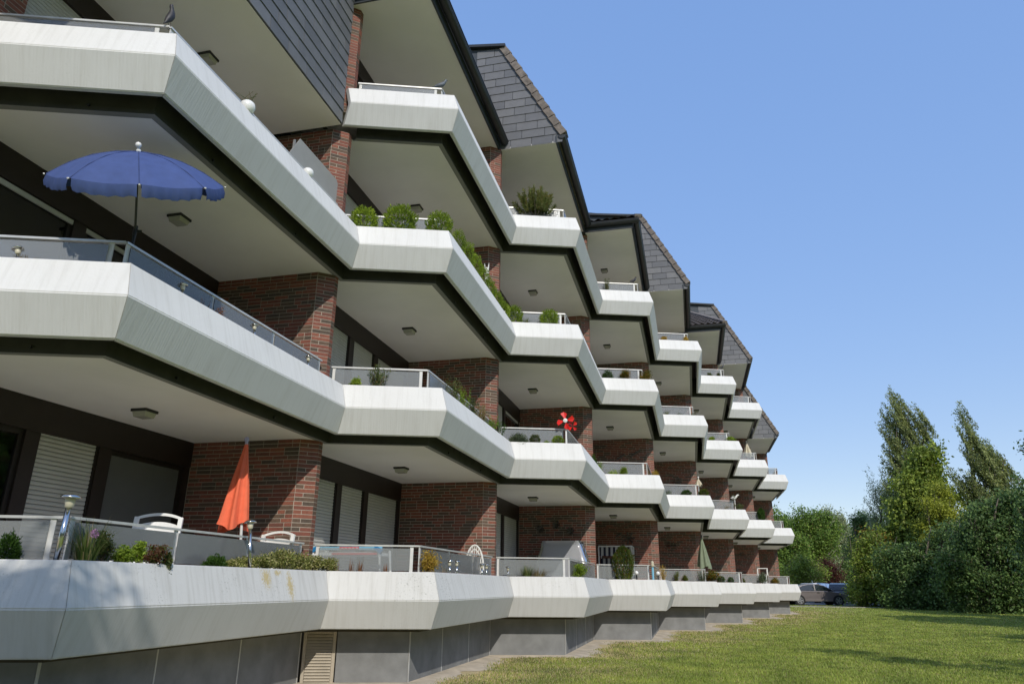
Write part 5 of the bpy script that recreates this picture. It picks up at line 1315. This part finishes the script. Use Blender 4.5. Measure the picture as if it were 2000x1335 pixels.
tree('poplar', 'leaning windswept poplar above the dark thicket', 'tree', 60, [(1890, 828, 12, 24), (1898, 868, 26, 30), (1925, 905, 34, 42), (1930, 960, 42, 46), (1955, 925, 22, 46), (1965, 975, 24, 40), (1890, 960, 26, 40), (1940, 1010, 46, 40)], 'tree_poplar', 1935, .20, 46, .62, WIND, aspect=.45, trunk_r=.28)
tree('willow', 'grey green willow beside the tall poplar', 'tree', 66, [(1722, 965, 20, 36), (1735, 1000, 24, 36), (1712, 1010, 18, 30), (1725, 1050, 26, 30)], 'tree_willow', 1730, .20, 22, .6, WIND, aspect=.35)
tree('maple', 'broad bright green maple in front of the tall poplar', 'tree', 59.5, [(1808, 935, 30, 50), (1775, 985, 34, 48), (1830, 985, 34, 46), (1800, 1040, 46, 50), (1760, 1060, 36, 50), (1815, 900, 18, 30), (1790, 1100, 44, 50)], 'tree_maple', 1795, .30, 20, 1.0, trunk_r=.22, aspect=.75)
tree('robinia', 'yellow green robinia before the maple', 'tree', 56.5, [(1836, 990, 34, 34), (1858, 1025, 32, 34), (1818, 1040, 28, 40), (1845, 1075, 30, 34)], 'tree_lime', 1840, .16, 40, .7, trunk_r=.15)
tree('hawthorn', 'large dark thicket tree with pale twigs at the lawn edge', 'tree', 50, [(1905, 1060, 46, 60), (1960, 1050, 50, 66), (2010, 1060, 50, 80), (1880, 1120, 44, 62), (1945, 1130, 52, 60), (2010, 1140, 55, 60), (1985, 1010, 36, 40), (1925, 1015, 34, 36), (1890, 1178, 40, 20), (1945, 1182, 44, 20), (2005, 1184, 40, 20)], 'tree_dark', 1945, .20, 30, .8, trunk_r=.2, multi=3)
tree('elder', 'mid green shrub tree filling the gap left of the dark thicket', 'tree', 54, [(1845, 1090, 44, 60), (1800, 1130, 44, 56), (1865, 1140, 44, 48), (1765, 1115, 40, 54), (1840, 1165, 46, 28), (1785, 1165, 44, 28), (1880, 1060, 34, 44)], 'tree_dark', 1820, .22, 28, .8, multi=3)
tree('bush', 'mixed olive bush at the left end of the thicket beside the cars', 'shrub', 56.8, [(1695, 1080, 28, 40), (1684, 1125, 22, 42), (1708, 1130, 36, 46), (1740, 1110, 34, 50), (1686, 1158, 22, 24), (1715, 1160, 40, 26), (1755, 1160, 36, 28)], 'tree_yellowgreen', 1700, .20, 30, .75, multi=4, trunk_r=.08)
tree('bush', 'reddish brown tinged bush in the thicket behind the olive bush', 'shrub', 59, [(1718, 1072, 24, 28), (1735, 1088, 20, 26), (1700, 1050, 18, 26)], 'leaf_orange', 1720, .18, 22, .7, multi=2, trunk_r=.08)
tree('pine', 'dark pine top behind the olive bush', 'tree', 68, [(1683, 1020, 16, 26), (1690, 1050, 24, 30), (1676, 1070, 22, 30)], 'tree_dark', 1686, .16, 40, .6, trunk_r=.14)
tree('oak', 'dark leafed tree reaching in beside the leaning poplar', 'tree', 44, [(2035, 960, 34, 30), (2060, 1010, 60, 60), (2040, 880, 30, 30), (2055, 1090, 60, 80)], 'tree_dark', 2055, .22, 24, .7, trunk_r=.22)
# background beyond the car park
tree('ash_tree', 'light green tree with pale forked trunk behind the parked cars', 'tree', 92, [(1575, 1020, 30, 26), (1548, 1040, 34, 32), (1600, 1045, 34, 36), (1570, 1075, 40, 34), (1612, 1025, 22, 26), (1590, 1100, 40, 26)], 'tree_mid', 1588, .30, 13, 1.2, bark='bark_pale', trunk_r=.26, multi=2)
tree('silver_willow', 'silvery willow behind the light green tree', 'tree', 110, [(1632, 1020, 18, 30), (1645, 1045, 20, 30), (1625, 1060, 24, 40)], 'tree_willow', 1635, .30, 12, 1.2)
tree('dark_tree', 'dark tree close behind the far end of the balconies', 'tree', 88, [(1515, 1030, 26, 26), (1500, 1060, 30, 34), (1530, 1070, 30, 40), (1495, 1020, 16, 26), (1520, 1110, 40, 30)], 'tree_mid', 1515, .28, 14, 1.1)
tree('shrub', 'low yellow green shrub in front of the light green tree', 'shrub', 74, [(1560, 1110, 26, 20), (1590, 1120, 24, 18), (1545, 1128, 22, 20), (1578, 1135, 26, 14)], 'tree_yellowgreen', 1570, .20, 22, .8, multi=3, trunk_r=.06)
tree('copper_bush', 'copper coloured bush behind the parked cars', 'shrub', 78, [(1620, 1104, 13, 14), (1632, 1120, 16, 16), (1610, 1126, 13, 11)], 'tree_red', 1620, .20, 22, .7, multi=3, trunk_r=.08)
for i in range(7):
    x = 1490 + i * 40; tree('far_tree', 'tree in the far green belt beyond the car park', 'tree', 125 + (i % 3) * 8, [(x, 1085 - (i % 2) * 18, 34, 44), (x + 14, 1060 - (i % 3) * 10, 26, 30), (x, 1120, 36, 30)], ['tree_mid', 'tree_dark'][i % 2], x, .4, 8, 1.5, group='far trees beyond the car park')
# trees on the lawn outside the picture whose shadows fall into it
def lone_tree(p, label, ells, mat='tree_mid', per=22):
    base = Vector((p[0], p[1], gz(p[1]))); t = thing('lawn_tree', label, 'tree', base)
    C, D = crown_points([((x, y, z), r, r2, r) for x, y, z, r, r2 in ells], per, .7); add('crown', leaf_mesh('crown', C, .15, .6, None, nrm=D), mat, t)
    mb = MB(); mb.tube([(0, 0, -.2), (0.05, 0, 2), (0, 0.1, 5), (0, 0, ells[0][2] + 1)], [.18, .15, .1, .02], 8)
    for x, y, z, r, r2 in ells: mb.tube([(0, 0, max(1.5, z * .5)), (x * .6, y * .6, z * .8), (x, y, z)], [.07, .05, .01], 6)
    mb.build('trunk', 'bark', t, smooth=True)
lone_tree((-.55, -3.0), 'leafy lawn tree behind the viewpoint shading the first planter', [(0, 0, 7.5, 1.2, 1.3), (-1.2, -.5, 7.0, 1.1, 1.5), (.7, .4, 6.6, .8, 1.2), (-.3, .3, 5.4, 1.4, 1.2), (-2.2, -.9, 7.4, 1.1, 1.3)], per=34)
lone_tree((8.6, 9.6), 'leafy lawn tree on the right casting shade across the grass', [(0, 0, 6.2, 1.0, .6), (1.6, 1, 5.4, 1.0, .7), (-.8, 1.6, 6.9, .7, .4), (2.2, -1, 4.6, 1.2, .8)])
lone_tree((13.2, 19.0), 'second leafy lawn tree shading the far grass', [(0.3, 0, 6.4, 1.2, .6), (1.9, 1.8, 5.8, 1.3, .7), (0, -1.4, 6.0, .9, .5), (2.6, 0, 4.6, 1.5, .9)])
# the wood that surrounds the lawn behind and beside the viewpoint
cs = []
for i in range(22):
    az = RAD(34 + i * 9.5); rad = 33 + (i % 3) * 4; cs.append(((rad * math.sin(az), rad * math.cos(az), 6.0 + (i % 4) * .7), 3.6, 6.0, 3.2))
C, D = crown_points(cs, 4, 1.6); C[:, 2] = np.maximum(C[:, 2], .1)
wd = tag(add('woodland', leaf_mesh('woodland', C, .75, .7, None, nrm=D), 'tree_mid'), 'belt of green trees around the lawn behind the viewpoint', 'woodland', kind='stuff')
# ------------------------------------------------------------------ cars
def car(label, paint_, pos, ax_, style='sedan', group='cars parked behind the building'):
    """built along +x = front; pos = ground centre"""
    t = thing('parked_car', label, 'car', pos, (0, 0, math.atan2(ax_.y, ax_.x)), group)
    L, W, Hh = 4.6, 1.8, 1.45
    if style == 'sedan':
        low = [(-2.26, .34), (-2.31, .50), (-2.31, .72), (-2.26, .90), (-2.05, .97), (-1.6, .985), (-.6, .97), (.5, .96), (1.0, .94), (1.5, .875), (1.95, .77), (2.2, .66), (2.29, .52), (2.27, .34), (2.15, .24), (-2.15, .24)]
        cab = [(-1.95, .96), (-1.55, 1.20), (-1.15, 1.37), (-.75, 1.435), (-.25, 1.455), (.15, 1.43), (.5, 1.34), (1.25, .945)]
    else:
        low = [(-2.08, .34), (-2.14, .55), (-2.14, .85), (-2.08, 1.0), (-1.2, 1.02), (.3, 1.0), (.95, .98), (1.5, .90), (1.9, .78), (2.08, .62), (2.13, .45), (2.08, .26), (-2.05, .26)]
        cab = [(-2.06, 1.0), (-1.92, 1.3), (-1.8, 1.46), (-1.4, 1.545), (-.6, 1.57), (.1, 1.54), (.5, 1.44), (1.3, .985)]
    mb = MB()
    def loft(prof, wf):
        b = len(mb.v); n = len(prof)
        for s in (-1, 1):
            for x, z in prof: mb.v.append((x, s * wf(x, z), z))
        for i in range(n): j = (i + 1) % n; mb.face((b + i, b + j, b + n + j, b + n + i))
        mb.face([b + i for i in reversed(range(n))]); mb.face([b + n + i for i in range(n)])
    loft(low, lambda x, z: W / 2 * (1 - .10 * max(0, abs(x) / 2.3 - .6) / .4 - .05 * max(0, .45 - z)))
    loft([(c[0], c[1]) for c in cab], lambda x, z: W / 2 * (.95 - .30 * max(0, z - .97)))
    o = mb.build('body', paint_, t)
    md = o.modifiers.new('bevel', 'BEVEL'); md.width = 0.06; md.segments = 3; md.limit_method = 'ANGLE'; md.angle_limit = RAD(50)
    # side glass, windscreens
    for s in (-1, 1):
        zl = cab[0][1] + .03; y = lambda z: s * (W / 2 * (.95 - .30 * max(0, z - .97)) + .008)
        inner = [(x * .93 + .02, z - .055) for x, z in cab[1:-1]]; xm = -.22
        left = [(cab[0][0] * .90, zl)] + [q for q in inner if q[0] < xm - .04] + [(xm - .04, max(z for x, z in inner)), (xm - .04, zl)]
        right = [(xm + .04, zl), (xm + .04, max(z for x, z in inner))] + [q for q in inner if q[0] > xm + .04] + [(cab[-1][0] - .16, zl)]
        for q in (left, right):
            g = MB(); g.poly([(x, y(z), z) for x, z in (q if s < 0 else q[::-1])]); g.build('side_window', 'car_glass', t)
    g = MB(); a, b = cab[-2], cab[-1]; g.poly([(b[0] - .04 + .02, -.72, b[1] + .03), (b[0] - .04 + .02, .72, b[1] + .03), (a[0] + .05 + .02, .64, a[1] - .03), (a[0] + .05 + .02, -.64, a[1] - .03)]); g.build('windscreen', 'car_glass', t)
    g = MB(); a, b = cab[0], cab[1]; g.poly([(a[0] + .04 - .03, .70, a[1] + .05), (a[0] + .04 - .03, -.70, a[1] + .05), (b[0] - .02 - .03, -.62, b[1] - .05), (b[0] - .02 - .03, .62, b[1] - .05)]); g.build('rear_window', 'car_glass', t)
    for x in (-1.38, 1.38):
        for s in (-1, 1):
            w = MB(); w.tube([(x, s * .66, .32), (x, s * .905, .32)], .32, 20); wo = w.build('wheel', 'tyre', t)
            rm = MB(); yy = s * .912
            for i in range(5):
                a = i * 1.2566; u = Vector((math.cos(a), 0, math.sin(a))); v_ = Vector((-math.sin(a), 0, math.cos(a))); c = Vector((x, yy, .32))
                rm.poly([c - v_ * .035, c + u * .215 - v_ * .045, c + u * .215 + v_ * .045, c + v_ * .035])
            for i in range(20): a0, a1 = i * .31416, (i + 1) * .31416; rm.poly([(x + .20 * math.cos(a0), yy, .32 + .20 * math.sin(a0)), (x + .235 * math.cos(a0), yy, .32 + .235 * math.sin(a0)), (x + .235 * math.cos(a1), yy, .32 + .235 * math.sin(a1)), (x + .20 * math.cos(a1), yy, .32 + .20 * math.sin(a1))])
            rm.build('rim', 'rim', wo)
            ar = MB(); ar.tube([(x, s * .70, .33), (x, s * .898, .33)], .37, 20); ar.build('wheel_arch', 'car_trim', t)
    for s in (-1, 1):
        h = MB(); h.box((2.02, s * .58 - .16, .60), (2.24, s * .58 + .16, .74)); h.build('headlight', 'headlight', t)
        h = MB(); h.box((-2.31, s * .64 - .16, .72), (-2.14, s * .64 + .18, .90)); h.build('tail_light', 'lamp_red', t)
        h = MB(); h.box((.72, s * .93 - .07, .98), (.86, s * .93 + .07, 1.10)); h.build('wing_mirror', 'car_trim', t)
    h = MB(); h.box((-2.2, -.8, .24), (2.2, .8, .34)); h.build('sill', 'car_trim', t)
    for s in (-1, 1): h = MB(); h.box((-.1, s * .905 - .004, .84), (.10, s * .905 + .012, .87)); h.build('door_handle', 'car_trim', t)
def car_at(px, py, dep): p = at_depth(px, py, dep); return Vector((p.x, p.y, gz(p.y) + .004))
car('bronze grey saloon parked side-on at the end of the lawn', 'paint_bronze', car_at(1592, 1180, 51.6), exh, 'sedan')
car('white hatchback parked behind the bronze grey saloon', 'paint_silver_white', car_at(1608, 1175, 60), (exh + fwh * .4).normalized(), 'hatch')
car('dark estate car with red tail lights parked beside the bush', 'paint_black', car_at(1644, 1175, 57.5), (exh * .45 + fwh).normalized(), 'hatch')
p = car_at(1591, 1175, 64); t = thing('bollard', 'slim white marker post behind the parked cars', 'post', p); mb = MB(); hq = at_dist(1591, 1133, math.hypot(p.x, p.y)).z - p.z
mb.tube([(0, 0, 0), (0, 0, hq)], .06, 8); mb.lathe([(.06, hq), (.06, hq + .02), (.01, hq + .06)], 8); mb.build('post', 'white_plastic', t)
# ------------------------------------------------------------------ ground
def sheet(name, x0, x1, y0, y1, nx, ny, dz=0.0, mat='lawn'):
    vs_, fs = [], []
    for j in range(ny + 1):
        y = y0 + (y1 - y0) * j / ny
        for i in range(nx + 1): vs_.append((x0 + (x1 - x0) * i / nx, y, gz(y) + dz))
    for j in range(ny):
        for i in range(nx): a = j * (nx + 1) + i; fs.append((a, a + 1, a + nx + 2, a + nx + 1))
    return tag(add(name, make_mesh(name, vs_, fs), mat), kind='structure')
sheet('lawn', -500, 500, -300, 900, 2, 600)
sheet('car_park', -40, 17, 54.0, 84, 1, 30, 0.006, 'asphalt')
ke = MB()
for i in range(52): ke.box((-40 + i, 53.82, gz(53.9) - .1), (-40 + i + .99, 54.0, gz(53.9) + .05))
tag(ke.build('kerb', 'kerb'), kind='structure')
# bare earth strip along the plinth
def plinth_line(n, o): return [Q0 + MIT * o + off(n), P0 + MIT * o + off(n)]
inn, outl = [], []
for n in range(NB):
    for a, b, nn in ((Q0 if n else Q0E, P0, 16), (P0, Q1, 40)):
        for i in range(nn):
            p = a.lerp(b, i / nn) + MIT * 0.64 + off(n); w = 0.50 + 0.15 * math.sin(p.y * 1.9) + 0.10 * math.sin(p.y * 4.7 + 1) + .05 * math.sin(p.y * 13.1) + rng.uniform(-.03, .03)
            q = a.lerp(b, i / nn) + MIT * (0.62 - w) + off(n); inn.append(p); outl.append(q)
ev, ef = [], []
for p, q in zip(inn, outl): ev += [(p.x, p.y, gz(p.y) + .035), ((p.x + q.x) / 2, (p.y + q.y) / 2, gz(p.y) + .028), (q.x, q.y, gz(q.y) + .004)]
for i in range(len(inn) - 1):
    for r_ in range(2): a = i * 3 + r_; ef.append((a, a + 3, a + 4, a + 1))
tag(add('earth_strip', make_mesh('earth_strip', ev, ef), 'dirt'), kind='structure')
BP = []
for n in range(NB):
    for c in ((Q0 if n else Q0E), P0): BP.append(c + MIT * OPL + off(n))
BP.append(Q1 + MIT * OPL + off(NB - 1)); BYS = [p.y for p in BP] + [BP[-1].y + .02]; BXS = [p.x for p in BP] + [-30.]
# short mown grass: blades thinning out with distance
def grass_field(name, n, mat, d0, d1, hgt, dry):
    V = []
    u = nrg.uniform(0, 1, n); dist = d0 * (d1 / d0) ** u
    ang = nrg.uniform(-0.42, 0.45, n); x = dist * np.sin(ang); y = dist * np.cos(ang)
    f1 = np.sin(x * 1.3 + 2 * np.sin(y * .7)) * np.sin(y * .9 + 1.5 * np.sin(x * .8))
    out = x - np.interp(y, BYS, BXS)          # metres in front of the plinth
    near = .22 + .34 * (1 + np.sin(y * 2.1)) * .5
    keep = (out > near + nrg.exponential(.16, n)) & ((out < 2.3 + 1.5 * f1 + nrg.normal(size=n) * .5) if dry else ((out > .3 + nrg.uniform(0, 2.3, n) + .8 * f1) | (nrg.uniform(0, 1, n) < .22)))
    x, y, dist = x[keep], y[keep], dist[keep]; m = len(x)
    z = np.array([gz(v_) for v_ in y]); a = nrg.uniform(0, 6.283, m); h = hgt * nrg.uniform(.5, 1.3, m); w = .0045 * np.maximum(1, dist / 11)
    lean = nrg.uniform(.1, .9, m) * h; bx, by = np.cos(a) * w, np.sin(a) * w; lx, ly = np.cos(a + 1.57) * lean, np.sin(a + 1.57) * lean
    V = np.empty((m, 4, 3)); V[:, 0] = np.stack([x - bx, y - by, z], 1); V[:, 1] = np.stack([x + bx, y + by, z], 1); V[:, 2] = np.stack([x + bx * .3 + lx, y + by * .3 + ly, z + h], 1); V[:, 3] = np.stack([x - bx * .3 + lx, y - by * .3 + ly, z + h], 1)
    return tag(add(name, quads(name, V.reshape(-1, 3)), mat), 'short mown lawn grass' if not dry else 'dry straw coloured grass near the building', 'grass', kind='stuff')
grass_field('grass', 560000, 'grass_blade', 8.5, 60, .032, False)
grass_field('dry_grass', 330000, 'grass_dry', 8.5, 48, .03, True)
